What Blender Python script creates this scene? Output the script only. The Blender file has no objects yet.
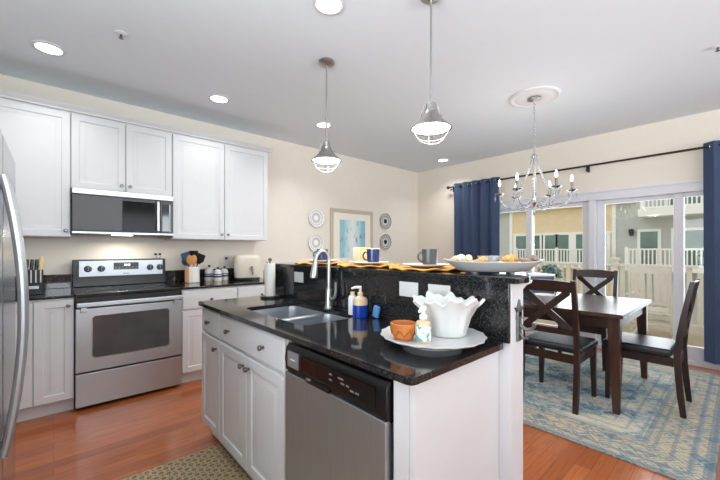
import bpy, bmesh, math, random
from mathutils import Matrix, Vector
random.seed(7)
PI = math.pi
SC = bpy.context.scene
COL = SC.collection
R = math.radians

# ------------------------------------------------------------------ camera, world, lights, exposure
cam_d = bpy.data.cameras.new('camera'); cam = bpy.data.objects.new('camera', cam_d); COL.objects.link(cam)
A = 0.8412
cam.location = (0, 0, 1.2639)
cam.rotation_euler = (PI/2, 0, A - PI/2)
cam_d.sensor_width = 36; cam_d.lens = 342.32*36/720; cam_d.shift_y = 9.74/720
cam_d.clip_start = 0.02; cam_d.clip_end = 200
SC.camera = cam
SC.view_settings.view_transform = 'Standard'
SC.view_settings.look = 'None'
SC.view_settings.gamma = 1
SC.view_settings.use_curve_mapping = False
SC.view_settings.exposure = 0.16
SC.cycles.max_bounces = 8; SC.cycles.diffuse_bounces = 5; SC.cycles.glossy_bounces = 4
SC.cycles.transmission_bounces = 6; SC.cycles.transparent_max_bounces = 12
SC.cycles.caustics_reflective = False; SC.cycles.caustics_refractive = False
SC.cycles.sample_clamp_indirect = 6

world = bpy.data.worlds.new('sky'); SC.world = world
world.use_nodes = True
bg = world.node_tree.nodes['Background']
bg.inputs[0].default_value = (0.95, 0.975, 1.0, 1); bg.inputs[1].default_value = 1.05

def area_light(name, loc, rot, sx, sy, power, col=(1, 1, 1), spread=PI, disk=False):
    d = bpy.data.lights.new(name, 'AREA'); d.energy = power; d.color = col; d.spread = spread
    if disk: d.shape = 'DISK'; d.size = sx
    else: d.shape = 'RECTANGLE'; d.size = sx; d.size_y = sy
    o = bpy.data.objects.new(name, d); COL.objects.link(o); o.location = loc; o.rotation_euler = rot
    return o
# added fill lights, unseen, at the rear and left; daylight through the glazed dining doors
DAY_FILL = (0.87, 0.945, 1.0)      # shared cool tint; the added fills tilt up to brighten the ceiling
area_light('fill_rear', (1.9, -3.85, 1.75), (R(132), 0, 0), 4.4, 1.5, 170, DAY_FILL, R(122))
area_light('fill_side', (-1.9, 0.05, 1.4), (R(132), 0, R(-84)), 2.3, 1.9, 95, DAY_FILL, R(122))
area_light('daylight_doors', (5.42, 1.25, 1.1), (R(86), 0, R(90)), 3.0, 1.7, 58, DAY_FILL)

# ------------------------------------------------------------------ materials
def lin(c):
    return tuple(((v/255)/12.92 if v/255 <= 0.04045 else ((v/255+0.055)/1.055)**2.4) for v in c)
class NT:
    def __init__(s, name):
        s.m = bpy.data.materials.new(name); s.m.use_nodes = True
        s.t = s.m.node_tree; s.p = s.t.nodes['Principled BSDF']
    def n(s, typ, **kw):
        x = s.t.nodes.new('ShaderNode'+typ)
        for k, v in kw.items(): setattr(x, k, v)
        return x
    def l(s, a, b): s.t.links.new(a, b)
    def coord(s, scale=(1, 1, 1), rot=(0, 0, 0), loc=(0, 0, 0)):
        c = s.n('TexCoord'); m = s.n('Mapping'); s.l(c.outputs['Object'], m.inputs[0])
        m.inputs['Scale'].default_value = scale; m.inputs['Rotation'].default_value = rot; m.inputs['Location'].default_value = loc
        return m.outputs[0]
    def noise(s, vec, scale, detail=3, rough=0.55):
        x = s.n('TexNoise'); s.l(vec, x.inputs['Vector']); x.inputs['Scale'].default_value = scale
        x.inputs['Detail'].default_value = detail; x.inputs['Roughness'].default_value = rough
        return x.outputs['Fac']
    def ramp(s, fac, stops, interp='LINEAR'):
        x = s.n('ValToRGB'); s.l(fac, x.inputs[0]); x.color_ramp.interpolation = interp
        e = x.color_ramp.elements
        while len(e) < len(stops): e.new(0.5)
        for k, (p, c) in enumerate(stops):
            e[k].position = p; e[k].color = (*c, 1) if len(c) == 3 else c
        return x.outputs[0]
    def mix(s, fac, a, b, typ='MIX'):
        x = s.n('MixRGB', blend_type=typ)
        for i, v in enumerate((fac, a, b)):
            if hasattr(v, 'is_linked'): s.l(v, x.inputs[i])
            elif i == 0: x.inputs[0].default_value = v
            else: x.inputs[i].default_value = (*v, 1)
        return x.outputs[0]
    def math(s, op, a, b=None, c=None):
        x = s.n('Math', operation=op)
        for i, v in enumerate((a, b, c)):
            if v is None: continue
            if hasattr(v, 'is_linked'): s.l(v, x.inputs[i])
            else: x.inputs[i].default_value = v
        return x.outputs[0]
    def sep(s, vec):
        x = s.n('SeparateXYZ'); s.l(vec, x.inputs[0]); return x.outputs
    def bump(s, h, strength=0.2, dist=0.01):
        x = s.n('Bump'); s.l(h, x.inputs['Height']); x.inputs['Strength'].default_value = strength
        x.inputs['Distance'].default_value = dist; s.l(x.outputs[0], s.p.inputs['Normal'])
    def col(s, c):
        if hasattr(c, 'is_linked'): s.l(c, s.p.inputs['Base Color'])
        else: s.p.inputs['Base Color'].default_value = (*c, 1)
    def set(s, rough=None, metal=None, spec=None, **kw):
        if rough is not None:
            if hasattr(rough, 'is_linked'): s.l(rough, s.p.inputs['Roughness'])
            else: s.p.inputs['Roughness'].default_value = rough
        if metal is not None: s.p.inputs['Metallic'].default_value = metal
        if spec is not None: s.p.inputs['Specular IOR Level'].default_value = spec
        for k, v in kw.items(): s.p.inputs[k.replace('_', ' ')].default_value = v
        return s

def basic(name, rgb, rough=0.5, metal=0, var=0.04, scale=12, bump=0.0, bscale=60, spec=0.5, stretch=(1, 1, 1), **kw):
    t = NT(name); v = t.coord(stretch); c = lin(rgb)
    n = t.noise(v, scale)
    t.col(t.ramp(n, [(0.3, tuple(max(0, x*(1-var)) for x in c)), (0.7, tuple(min(1, x*(1+var)) for x in c))]))
    t.set(rough, metal, spec, **kw)
    if bump: t.bump(t.noise(v, bscale, 2), bump, 0.003)
    return t.m
def emit(name, rgb, strength):
    t = NT(name); t.col((0.8, 0.8, 0.8)); t.p.inputs['Emission Color'].default_value = (*rgb, 1)
    t.p.inputs['Emission Strength'].default_value = strength
    return t.m
def glassy(name, tint=(1, 1, 1), refl=0.08, rough=0.02):
    t = NT(name); tr = t.n('BsdfTransparent'); tr.inputs[0].default_value = (*tint, 1)
    gl = t.n('BsdfGlossy'); gl.inputs['Roughness'].default_value = rough
    fr = t.n('Fresnel'); fr.inputs[0].default_value = 1.45
    f = t.math('MULTIPLY_ADD', fr.outputs[0], 0.55, max(0.0, refl-0.04))
    mx = t.n('MixShader'); t.l(f, mx.inputs[0]); t.l(tr.outputs[0], mx.inputs[1]); t.l(gl.outputs[0], mx.inputs[2])
    t.l(mx.outputs[0], t.t.nodes['Material Output'].inputs[0])
    return t.m

M = {}
M['cab'] = basic('cabinet_white', (216, 218, 220), 0.38, var=0.01)
M['trim'] = basic('trim_white', (217, 218, 222), 0.45, var=0.01)
M['wall'] = basic('wall_beige', (230, 223, 211), 0.85, var=0.012, bump=0.05, bscale=180)
M['ceil'] = basic('ceiling_white', (224, 233, 240), 0.9, var=0.008, bump=0.04, bscale=150)
M['knob'] = basic('dark_nickel', (120, 118, 116), 0.3, 1)
M['nickel'] = basic('brushed_nickel', (172, 171, 168), 0.36, 1, stretch=(1, 1, 8))
M['chrome'] = basic('satin_chrome', (205, 207, 208), 0.2, 1)
M['satin'] = basic('satin_nickel', (176, 176, 174), 0.34, 1)
M['steel'] = basic('stainless_steel', (186, 192, 197), 0.4, 1, var=0.03, scale=6, stretch=(1, 1, 60), bump=0.02, bscale=40)
M['steel_dw'] = basic('stainless_brushed', (184, 191, 196), 0.45, 1, var=0.05, scale=5, stretch=(40, 40, 1), bump=0.03, bscale=30)
M['steel_v'] = basic('stainless_upright', (200, 201, 203), 0.22, 1, var=0.03, scale=5, stretch=(40, 40, 1))
M['blackglass'] = basic('black_glass', (14, 14, 15), 0.06, 0, var=0.1, spec=0.7)
M['fridgeside'] = basic('dark_fridge_side', (58, 58, 60), 0.75, spec=0.2)
M['greyglass'] = basic('oven_window_glass', (74, 74, 76), 0.10, 0, var=0.25, scale=4, spec=0.6)
M['black'] = basic('black_plastic', (19, 19, 20), 0.3, 0, var=0.1)
M['charcoal'] = basic('charcoal_plastic', (52, 52, 54), 0.35, 0.2, var=0.1)
M['grey'] = basic('grey_plastic', (120, 120, 122), 0.45)
M['white'] = basic('white_ceramic', (238, 238, 236), 0.25, var=0.012)
M['softwhite'] = basic('soft_white_glaze', (208, 208, 206), 0.28, var=0.012)
M['plastic'] = basic('white_plastic', (214, 213, 211), 0.4, var=0.01)
M['cream'] = basic('cream_plastic', (226, 219, 203), 0.35, var=0.02)
M['paper'] = basic('paper_white', (236, 233, 226), 0.9, var=0.02, bump=0.2, bscale=120)
M['navy'] = basic('navy_glaze', (36, 48, 92), 0.2, var=0.12)
M['darkgrey'] = basic('dark_grey_glaze', (74, 74, 76), 0.25, var=0.1)
M['gold'] = basic('golden_rattan', (206, 150, 66), 0.6, var=0.18, scale=60, bump=0.5, bscale=140)
M['tanbox'] = basic('tan_paperboard', (222, 190, 130), 0.7, var=0.06)
M['orange'] = basic('orange_wood', (190, 112, 52), 0.4, var=0.15, scale=30, stretch=(1, 1, 6))
M['utwood'] = basic('pale_wood', (214, 152, 88), 0.5, var=0.12, scale=25, stretch=(6, 6, 1))
M['teal'] = basic('blue_silicone', (52, 84, 122), 0.5, var=0.1)
M['liquid'] = basic('blue_soap', (22, 66, 170), 0.15, var=0.1, Transmission_Weight=0.2)
M['sponge'] = basic('blue_sponge', (92, 146, 206), 0.9, var=0.1, bump=0.6, bscale=150)
M['amber'] = basic('tan_soap_glass', (212, 186, 150), 0.15, var=0.08)
M['curtain'] = basic('navy_curtain_cloth', (58, 74, 104), 0.85, var=0.06, scale=30, bump=0.3, bscale=400)
M['iron'] = basic('dark_bronze', (70, 62, 56), 0.4, 0.8)
M['pewter'] = basic('pewter_iron', (110, 110, 108), 0.45, 0.7, var=0.15, scale=40)
M['leather'] = basic('black_leather', (28, 31, 38), 0.32, var=0.15, bump=0.25, bscale=180)
M['deckpaint'] = basic('cream_deck_paint', (228, 222, 206), 0.6, var=0.03)
M['rocker'] = basic('taupe_outdoor_paint', (216, 210, 192), 0.6, var=0.03)
M['deck'] = basic('deck_boards', (176, 160, 134), 0.7, var=0.1, scale=8, stretch=(1, 12, 1))
M['bluebox'] = basic('slate_blue_glaze', (44, 72, 98), 0.4, var=0.1)
M['leaf'] = basic('blue_green_leaf', (96, 124, 116), 0.6, var=0.2, scale=30)
M['pot'] = basic('dark_pot', (46, 52, 58), 0.5)
M['frame'] = basic('taupe_frame', (196, 184, 166), 0.5, var=0.06, stretch=(8, 1, 8))
M['board'] = basic('mat_board', (240, 234, 220), 0.8, var=0.01)
M['bead'] = basic('clear_crystal', (205, 208, 211), 0.08, var=0.02, Transmission_Weight=0.55)
M['shell'] = basic('sea_shell', (232, 206, 160), 0.5, var=0.12, scale=50)
M['shell2'] = basic('brown_shell', (150, 128, 112), 0.6, var=0.25, scale=50)
M['shell3'] = basic('apricot_shell', (220, 168, 96), 0.5, var=0.15, scale=50)
M['platter'] = basic('grey_glazed_platter', (188, 187, 184), 0.3, var=0.03)
M['lens'] = emit('lamp_lens', (1, 0.98, 0.95), 6)
M['bulb'] = emit('lamp_bulb', (1, 0.96, 0.9), 9)
M['flame'] = emit('candle_bulb', (1, 0.92, 0.8), 8)
M['led'] = emit('clock_digits', (0.75, 0.9, 1.0), 1.2)
M['glass'] = glassy('window_glass', refl=0.03)
M['thinglass'] = glassy('thin_clear_glass', refl=0.04)
M['jarglass'] = glassy('clear_jar_glass', (0.97, 0.98, 0.98), refl=0.10)
M['housewhite'] = basic('house_white_trim', (240, 238, 228), 0.6, var=0.01)
M['houseglass'] = basic('house_window_glass', (96, 122, 108), 0.15, var=0.3, scale=0.8)
M['ground'] = basic('lawn_ground', (150, 146, 112), 0.9, var=0.2, scale=1.5)

def siding(name, rgb):
    t = NT(name); v = t.coord(); z = t.sep(v)[2]
    saw = t.math('FRACT', t.math('MULTIPLY', z, 1/0.16))
    c = lin(rgb); n = t.noise(v, 3)
    t.col(t.ramp(n, [(0.3, tuple(x*0.96 for x in c)), (0.7, tuple(min(1, x*1.04) for x in c))])); t.set(0.7)
    t.bump(t.math('SUBTRACT', 1.0, saw), 0.9, 0.03)
    return t.m
M['yellow'] = siding('yellow_lap_siding', (226, 204, 160)); M['greysiding'] = siding('sage_grey_lap_siding', (188, 190, 180))

def granite():
    t = NT('black_granite'); v = t.coord()
    vo = t.n('TexVoronoi'); t.l(v, vo.inputs['Vector']); vo.inputs['Scale'].default_value = 170
    n1 = t.noise(v, 130, 3, 0.6); n2 = t.noise(v, 9, 3)
    base = t.ramp(n1, [(0.40, (0.007, 0.007, 0.008)), (0.56, (0.018, 0.018, 0.019)), (0.72, (0.055, 0.055, 0.056))])
    fl = t.ramp(t.math('ADD', vo.outputs['Distance'], t.math('MULTIPLY', n2, -0.1)), [(0.06, (1, 1, 1)), (0.16, (0, 0, 0))])
    t.col(t.mix(fl, base, (0.16, 0.16, 0.16)))
    t.set(0.07, 0, 0.55)
    return t.m
M['granite'] = granite()

def hardwood():
    t = NT('red_oak_planks'); v = t.coord()
    br = t.n('TexBrick'); t.l(v, br.inputs['Vector'])
    br.offset = 0.37; br.inputs['Scale'].default_value = 1
    br.inputs['Brick Width'].default_value = 1.15; br.inputs['Row Height'].default_value = 0.083
    br.inputs['Mortar Size'].default_value = 0.0012; br.inputs['Bias'].default_value = 0
    br.inputs['Color1'].default_value = (*lin((160, 86, 46)), 1); br.inputs['Color2'].default_value = (*lin((194, 114, 64)), 1)
    br.inputs['Mortar'].default_value = (*lin((96, 48, 26)), 1)
    g = t.noise(t.coord((1.6, 22, 1)), 3.2, 5, 0.6)
    gr = t.ramp(g, [(0.30, (0.52, 0.46, 0.42)), (0.50, (0.95, 0.93, 0.92)), (0.72, (1.0, 1.0, 1.0))])
    c = t.mix(0.85, br.outputs['Color'], gr, 'MULTIPLY')
    b = t.noise(t.coord((1.2, 5, 1)), 2.0, 3)
    t.col(t.mix(t.ramp(b, [(0.35, (0, 0, 0)), (0.75, (0.5, 0.5, 0.5))]), c, lin((156, 84, 44))))
    t.set(0.28, 0, 0.5, Coat_Weight=0.25, Coat_Roughness=0.12)
    return t.m
M['floor'] = hardwood()

def darkwood(name='espresso_wood', a=(36, 22, 20), b=(52, 34, 30), axis=(3, 3, 3), rough=0.32):
    t = NT(name); v = t.coord(axis)
    n = t.noise(v, 9, 4, 0.6)
    t.col(t.ramp(n, [(0.35, lin(a)), (0.7, lin(b))])); t.set(rough, 0, 0.5)
    return t.m
M['wood'] = darkwood(a=(32, 21, 19), b=(52, 34, 29), axis=(3, 3, 0.5)); M['tabletop'] = darkwood('walnut_table_top', (58, 40, 34), (84, 62, 52), (4, 0.5, 3), 0.24)
M['tableleg'] = darkwood('walnut_leg', (52, 31, 24), (80, 50, 36), (3, 3, 0.5))

def rug_mat(hx, hy):
    t = NT('faded_blue_persian_weave'); v = t.coord(); x, y, _ = t.sep(v)
    nz = t.noise(v, 3.2, 6, 0.7); nf = t.noise(v, 30, 4, 0.75)
    ax = t.math('ABSOLUTE', x); ay = t.math('ABSOLUTE', y)
    d = t.math('ADD', t.math('MULTIPLY', ax, 1/0.85), t.math('MULTIPLY', ay, 1/1.15))
    dd = t.math('ADD', d, t.math('MULTIPLY', t.math('SINE', t.math('MULTIPLY', t.math('SUBTRACT', ax, ay), 40)), 0.035))
    med = t.math('SINE', t.math('MULTIPLY', dd, 12))
    vo = t.n('TexVoronoi', distance='CHEBYCHEV'); t.l(t.coord((1, 1, 1), (0, 0, R(45))), vo.inputs['Vector']); vo.inputs['Scale'].default_value = 11; vo.inputs['Randomness'].default_value = 0.6
    mot = t.math('SINE', t.math('MULTIPLY', vo.outputs['Distance'], 26))
    pat = t.math('ADD', t.math('MULTIPLY', med, 0.06), t.math('ADD', t.math('MULTIPLY', mot, 0.055), t.math('MULTIPLY', nz, 0.75)))
    pat = t.math('ADD', pat, t.math('MULTIPLY', nf, 0.62))
    pat = t.math('MULTIPLY_ADD', d, 0.07, pat)
    field = t.ramp(pat, [(0.53, lin((58, 80, 100))), (0.64, lin((110, 134, 146))), (0.76, lin((164, 172, 168))), (0.90, lin((208, 198, 178)))])
    # border
    ex = t.math('SUBTRACT', hx, ax); ey = t.math('SUBTRACT', hy, ay); e = t.math('MINIMUM', ex, ey)
    bm = t.math('ADD', t.math('MULTIPLY', mot, 0.10), t.math('ADD', t.math('MULTIPLY', nf, 0.6), t.math('MULTIPLY', nz, 0.4)))
    bord = t.ramp(bm, [(0.30, lin((96, 120, 132))), (0.46, lin((158, 160, 150))), (0.57, lin((198, 182, 158))), (0.70, lin((186, 156, 130)))])
    inb = t.math('LESS_THAN', e, 0.34)
    c = t.mix(inb, field, bord)
    band = t.math('MULTIPLY', t.math('GREATER_THAN', e, 0.31), t.math('LESS_THAN', e, 0.345))
    band2 = t.math('MULTIPLY', t.math('GREATER_THAN', e, 0.085), t.math('LESS_THAN', e, 0.11))
    edge = t.math('LESS_THAN', e, 0.05)
    wear = t.math('MULTIPLY_ADD', nf, 0.9, -0.05)
    lines = t.math('MULTIPLY', t.math('GREATER_THAN', t.math('SINE', t.math('MULTIPLY', e, 74)), 0.72), t.math('LESS_THAN', e, 0.62))
    c = t.mix(t.math('MULTIPLY', lines, t.math('MULTIPLY', wear, 0.8)), c, lin((88, 112, 130)))
    c = t.mix(t.math('MULTIPLY', t.math('ADD', band, band2), wear), c, lin((104, 130, 146)))
    c = t.mix(t.math('MULTIPLY', edge, wear), c, lin((78, 110, 132)))
    t.col(c); t.set(0.95, 0, 0.1); t.bump(nf, 0.35, 0.004)
    return t.m

def mat_mat():
    t = NT('tan_motif_weave'); v = t.coord()
    def dots(scale, rot, loc, th):
        vo = t.n('TexVoronoi'); vo.voronoi_dimensions = '2D'; t.l(t.coord((1, 1, 1), (0, 0, rot), loc), vo.inputs['Vector'])
        vo.inputs['Scale'].default_value = scale; vo.inputs['Randomness'].default_value = 0
        return t.math('LESS_THAN', vo.outputs['Distance'], th)
    n = t.noise(v, 60, 2)
    big = dots(24, R(45), (0, 0, 0), 0.27); hole = dots(24, R(45), (0, 0, 0), 0.10)
    sm = dots(24, R(45), (0.0208, 0.0208, 0), 0.14)
    base = t.ramp(n, [(0.3, lin((160, 142, 110))), (0.7, lin((188, 168, 134)))])
    c = t.mix(t.math('MULTIPLY', big, 0.8), base, lin((74, 62, 52)))
    c = t.mix(hole, c, lin((176, 158, 118))); c = t.mix(t.math('MULTIPLY', sm, 0.7), c, lin((128, 74, 52)))
    t.col(c); t.set(0.9, 0, 0.2); t.bump(n, 0.4, 0.003)
    return t.m

def ring_plate(name, c0, c1, c2, c3):
    t = NT(name); v = t.coord(); x, y, z = t.sep(v)
    r = t.math('SQRT', t.math('ADD', t.math('MULTIPLY', x, x), t.math('MULTIPLY', z, z)))
    ang = t.math('ARCTAN2', z, x)
    pet = t.math('MULTIPLY_ADD', t.math('SINE', t.math('MULTIPLY', ang, 14)), 0.006, r)
    k = t.math('MULTIPLY', pet, 1/0.14)
    t.col(t.ramp(k, [(0.0, lin(c0)), (0.28, lin(c1)), (0.55, lin(c2)), (0.66, lin(c3)), (0.82, lin(c2)), (0.93, lin(c3))], 'CONSTANT')); t.set(0.22)
    return t.m
M['plate_silver'] = ring_plate('silver_rim_plate', (244, 244, 242), (196, 196, 194), (244, 244, 242), (206, 206, 204))
M['plate_black'] = ring_plate('black_centre_plate', (34, 34, 36), (206, 206, 204), (120, 120, 120), (196, 196, 194))

def print_mat():
    t = NT('aqua_beach_print'); v = t.coord(); x, _, z = t.sep(v); n = t.noise(v, 7, 4)
    k = t.math('ADD', t.math('ABSOLUTE', t.math('MULTIPLY', x, 4.4)), t.math('MULTIPLY', n, 0.35))
    c = t.ramp(k, [(0.30, lin((226, 232, 230))), (0.62, lin((204, 222, 224))), (0.85, lin((168, 208, 214))), (1.0, lin((142, 192, 202)))])
    s = t.noise(t.coord((5, 1, 1.4), loc=(3, 0, 1)), 3.5, 2)
    t.col(t.mix(t.ramp(s, [(0.55, (0, 0, 0)), (0.66, (0.75, 0.75, 0.75))]), c, lin((110, 132, 148)))); t.set(0.3)
    return t.m
M['print'] = print_mat()

def label_mat():
    t = NT('floral_bottle_label'); v = t.coord(); n = t.noise(v, 40, 2)
    t.col(t.ramp(n, [(0.36, lin((96, 168, 170))), (0.46, lin((236, 230, 214))), (0.58, lin((240, 232, 216))), (0.68, lin((226, 176, 120)))], 'CONSTANT')); t.set(0.4)
    return t.m
M['label'] = label_mat()
def jar_mat():
    t = NT('blue_band_stoneware'); v = t.coord(); z = t.sep(v)[2]
    t.col(t.ramp(t.math('MULTIPLY', z, 10), [(0.0, lin((226, 220, 204))), (0.42, lin((60, 66, 122))), (0.62, lin((206, 208, 216))), (0.70, lin((58, 64, 120))), (0.82, lin((228, 224, 212)))], 'CONSTANT')); t.set(0.2)
    return t.m
M['jar'] = jar_mat()
def crock_mat():
    t = NT('half_dipped_crock'); v = t.coord(); x, y, _ = t.sep(v)
    s = t.math('MULTIPLY_ADD', x, 0.75, t.math('MULTIPLY', y, -0.66))
    t.col(t.mix(t.math('GREATER_THAN', s, 0.0), lin((214, 168, 132)), lin((236, 232, 226)))); t.set(0.35)
    return t.m
M['crock'] = crock_mat()

# ------------------------------------------------------------------ mesh helpers
def frame(o, u, v, w):
    m = Matrix.Identity(4)
    for i, c in enumerate((u, v, w, o)):
        for k in range(3): m[k][i] = c[k]
    return m
class MB:
    def __init__(s): s.bm = bmesh.new()
    def quad(s, *p):
        return s.bm.faces.new([s.bm.verts.new(q) for q in p])
    def box(s, x0, x1, y0, y1, z0, z1, b=0.0, seg=2, m=None):
        x0, x1 = sorted((x0, x1)); y0, y1 = sorted((y0, y1)); z0, z1 = sorted((z0, z1))
        g = bmesh.ops.create_cube(s.bm, size=1)
        T = Matrix.Translation(((x0+x1)/2, (y0+y1)/2, (z0+z1)/2)) @ Matrix.Diagonal((x1-x0, y1-y0, z1-z0, 1))
        if m is not None: T = m @ T
        bmesh.ops.transform(s.bm, matrix=T, verts=g['verts'])
        if b > 0:
            es = list({e for v in g['verts'] for e in v.link_edges})
            bmesh.ops.bevel(s.bm, geom=es, offset=min(b, 0.45*min(x1-x0, y1-y0, z1-z0)), segments=seg, affect='EDGES', profile=0.5)
        return s
    def prism(s, pts, m, h0, h1, b=0.0):
        """polygon pts (u,v) extruded along w from h0 to h1, in frame m"""
        lo = [s.bm.verts.new(m @ Vector((p[0], p[1], h0))) for p in pts]
        hi = [s.bm.verts.new(m @ Vector((p[0], p[1], h1))) for p in pts]
        n = len(pts); fs = [s.bm.faces.new(lo[::-1]), s.bm.faces.new(hi)]
        for i in range(n): fs.append(s.bm.faces.new((lo[i], lo[(i+1) % n], hi[(i+1) % n], hi[i])))
        if b > 0:
            es = list({e for f in fs[:2] for e in f.edges})
            bmesh.ops.bevel(s.bm, geom=es, offset=b, segments=2, affect='EDGES', profile=0.5)
        return s
    def rings(s, m, W, H, ring):
        """nested rectangles (inset, depth) on frame m -> moulded panel front"""
        prev = None
        for k, (i, d) in enumerate(ring):
            vs = [s.bm.verts.new(m @ Vector(p)) for p in ((i, i, d), (W-i, i, d), (W-i, H-i, d), (i, H-i, d))]
            if prev is None: s.bm.faces.new(vs[::-1])
            else:
                for j in range(4): s.bm.faces.new((prev[j], prev[(j+1) % 4], vs[(j+1) % 4], vs[j]))
            prev = vs
        s.bm.faces.new(prev)
        return s
    def tube(s, pts, r, n=8, caps=True, closed=False):
        pts = [Vector(p) for p in pts]; N = len(pts)
        rs = r if isinstance(r, (list, tuple)) else [r]*N
        rows = []; ref = None
        for i, p in enumerate(pts):
            if closed: t = pts[(i+1) % N] - pts[i-1]
            else: t = pts[min(i+1, N-1)] - pts[max(i-1, 0)]
            t.normalize()
            if ref is None:
                ref = t.orthogonal().normalized()
            ref = (ref - t*ref.dot(t))
            ref = ref.normalized() if ref.length > 1e-6 else t.orthogonal().normalized()
            b = t.cross(ref)
            rows.append([s.bm.verts.new(p + (ref*math.cos(2*PI*k/n) + b*math.sin(2*PI*k/n))*rs[i]) for k in range(n)])
        for i in range(N if closed else N-1):
            a, c = rows[i], rows[(i+1) % N]
            for k in range(n): s.bm.faces.new((a[k], a[(k+1) % n], c[(k+1) % n], c[k]))
        if caps and not closed:
            s.bm.faces.new(rows[0][::-1]); s.bm.faces.new(rows[-1])
        return s
    def lathe(s, prof, c=(0, 0, 0), n=24, m=None, sx=1, sy=1, wob=None):
        """profile [(r,z)]; r<=1e-5 ends become a pole"""
        T = (m if m is not None else Matrix.Translation(c)); rows = []
        for (r, z) in prof:
            if r <= 1e-5: rows.append([s.bm.verts.new(T @ Vector((0, 0, z)))])
            else:
                row = []
                for k in range(n):
                    a = 2*PI*k/n; rr, zz = (r, z) if wob is None else wob(r, z, a)
                    row.append(s.bm.verts.new(T @ Vector((rr*math.cos(a)*sx, rr*math.sin(a)*sy, zz))))
                rows.append(row)
        for a, b in zip(rows, rows[1:]):
            for k in range(n):
                k2 = (k+1) % n
                if len(a) == 1 and len(b) == 1: continue
                if len(a) == 1: s.bm.faces.new((a[0], b[k2], b[k]))
                elif len(b) == 1: s.bm.faces.new((a[k], a[k2], b[0]))
                else: s.bm.faces.new((a[k], a[k2], b[k2], b[k]))
        if len(rows[0]) > 1 and wob is None and rows[0] != rows[-1]: s.bm.faces.new(rows[0][::-1])
        if len(rows[-1]) > 1 and wob is None: s.bm.faces.new(rows[-1])
        return s
    def ball(s, c, r, u=12, v=8, sx=1, sy=1, sz=1, m=None):
        g = bmesh.ops.create_uvsphere(s.bm, u_segments=u, v_segments=v, radius=r)
        T = Matrix.Translation(c) @ (m if m is not None else Matrix.Identity(4)) @ Matrix.Diagonal((sx, sy, sz, 1))
        bmesh.ops.transform(s.bm, matrix=T, verts=g['verts']); return s

def link_props(o, label=None, cat=None, group=None, kind=None):
    for k, v in (('label', label), ('category', cat), ('group', group), ('kind', kind)):
        if v: o[k] = v
    return o
def world_off(p):
    v = Vector((0, 0, 0))
    while p is not None: v += p.location; p = p.parent
    return v
def fin(name, mb, mat, parent=None, loc=None, label=None, cat=None, group=None, kind=None, sharp=35, flat=False):
    """link one mesh object; the mesh is given in world coordinates"""
    off = Vector(loc) if loc is not None else Vector((0, 0, 0))
    o_off = off + (world_off(parent) if parent is not None else Vector((0, 0, 0)))
    bmesh.ops.recalc_face_normals(mb.bm, faces=mb.bm.faces)
    bmesh.ops.translate(mb.bm, vec=-o_off, verts=mb.bm.verts)
    me = bpy.data.meshes.new(name); mb.bm.to_mesh(me); mb.bm.free()
    if not flat:
        me.shade_smooth(); me.set_sharp_from_angle(angle=R(sharp))
    me.materials.append(M[mat] if isinstance(mat, str) else mat)
    o = bpy.data.objects.new(name, me); COL.objects.link(o); o.location = off
    if not flat:
        wn = o.modifiers.new('weighted_normal', 'WEIGHTED_NORMAL'); wn.keep_sharp = True; wn.weight = 100
    if parent is not None: o.parent = parent
    return link_props(o, label, cat, group, kind)
def thing(name, loc, label, cat, group=None):
    o = bpy.data.objects.new(name, None); o.empty_display_size = 0.05; COL.objects.link(o); o.location = loc
    return link_props(o, label, cat, group)
def struct(name, mb, mat, **kw): return fin(name, mb, mat, kind='structure', **kw)
def kids(o): return [c for c in bpy.data.objects if c.parent == o]
def copy_tree(o, parent=None):
    c = o.copy(); COL.objects.link(c)
    if parent is not None: c.parent = parent
    for ch in kids(o): copy_tree(ch, c)
    return c
def clone(o, loc, rz=0, label=None):
    c = copy_tree(o); c.location = loc; c.rotation_euler = (0, 0, rz)
    if label: c['label'] = label
    return c

X, Y, Z = Vector((1, 0, 0)), Vector((0, 1, 0)), Vector((0, 0, 1))
def face_y(x, y, z): return frame((x, y, z), X, Z, -Y)      # front looking towards -Y, u = +X
def face_x(x, y, z): return frame((x, y, z), -Y, Z, -X)     # front looking towards -X, u = -Y

# ------------------------------------------------------------------ room shell
HC = 2.736; WY = 4.147; WX = 5.195
struct('floor', MB().box(-2.0, WX+0.15, -4.1, WY+0.1, -0.1, 0), 'floor')
struct('ceiling', MB().box(-2.1, WX+0.15, -4.1, WY+0.1, HC, HC+0.1), 'ceil')
struct('wall_back', MB().box(-2.1, WX+0.15, WY, WY+0.12, 0, HC), 'wall')
w = MB(); w.box(-2.1, -1.98, -4.1, -1.2, 0, HC); w.box(-2.1, -1.98, 1.3, WY, 0, HC); w.box(-2.1, -1.98, -1.2, 1.3, 2.45, HC); w.box(-2.1, -1.98, -1.2, 1.3, 0, 1.0)  # opening beside the camera is made up to admit side light
struct('wall_left', w, 'wall')
w = MB(); w.box(-2.1, -0.4, -4.1, -3.98, 0, HC); w.box(4.2, WX+0.15, -4.1, -3.98, 0, HC); w.box(-0.4, 4.2, -4.1, -3.98, 2.6, HC); w.box(-0.4, 4.2, -4.1, -3.98, 0, 1.3)  # made-up rear opening, kept high to limit direct sky light
struct('wall_front', w, 'wall')
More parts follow.
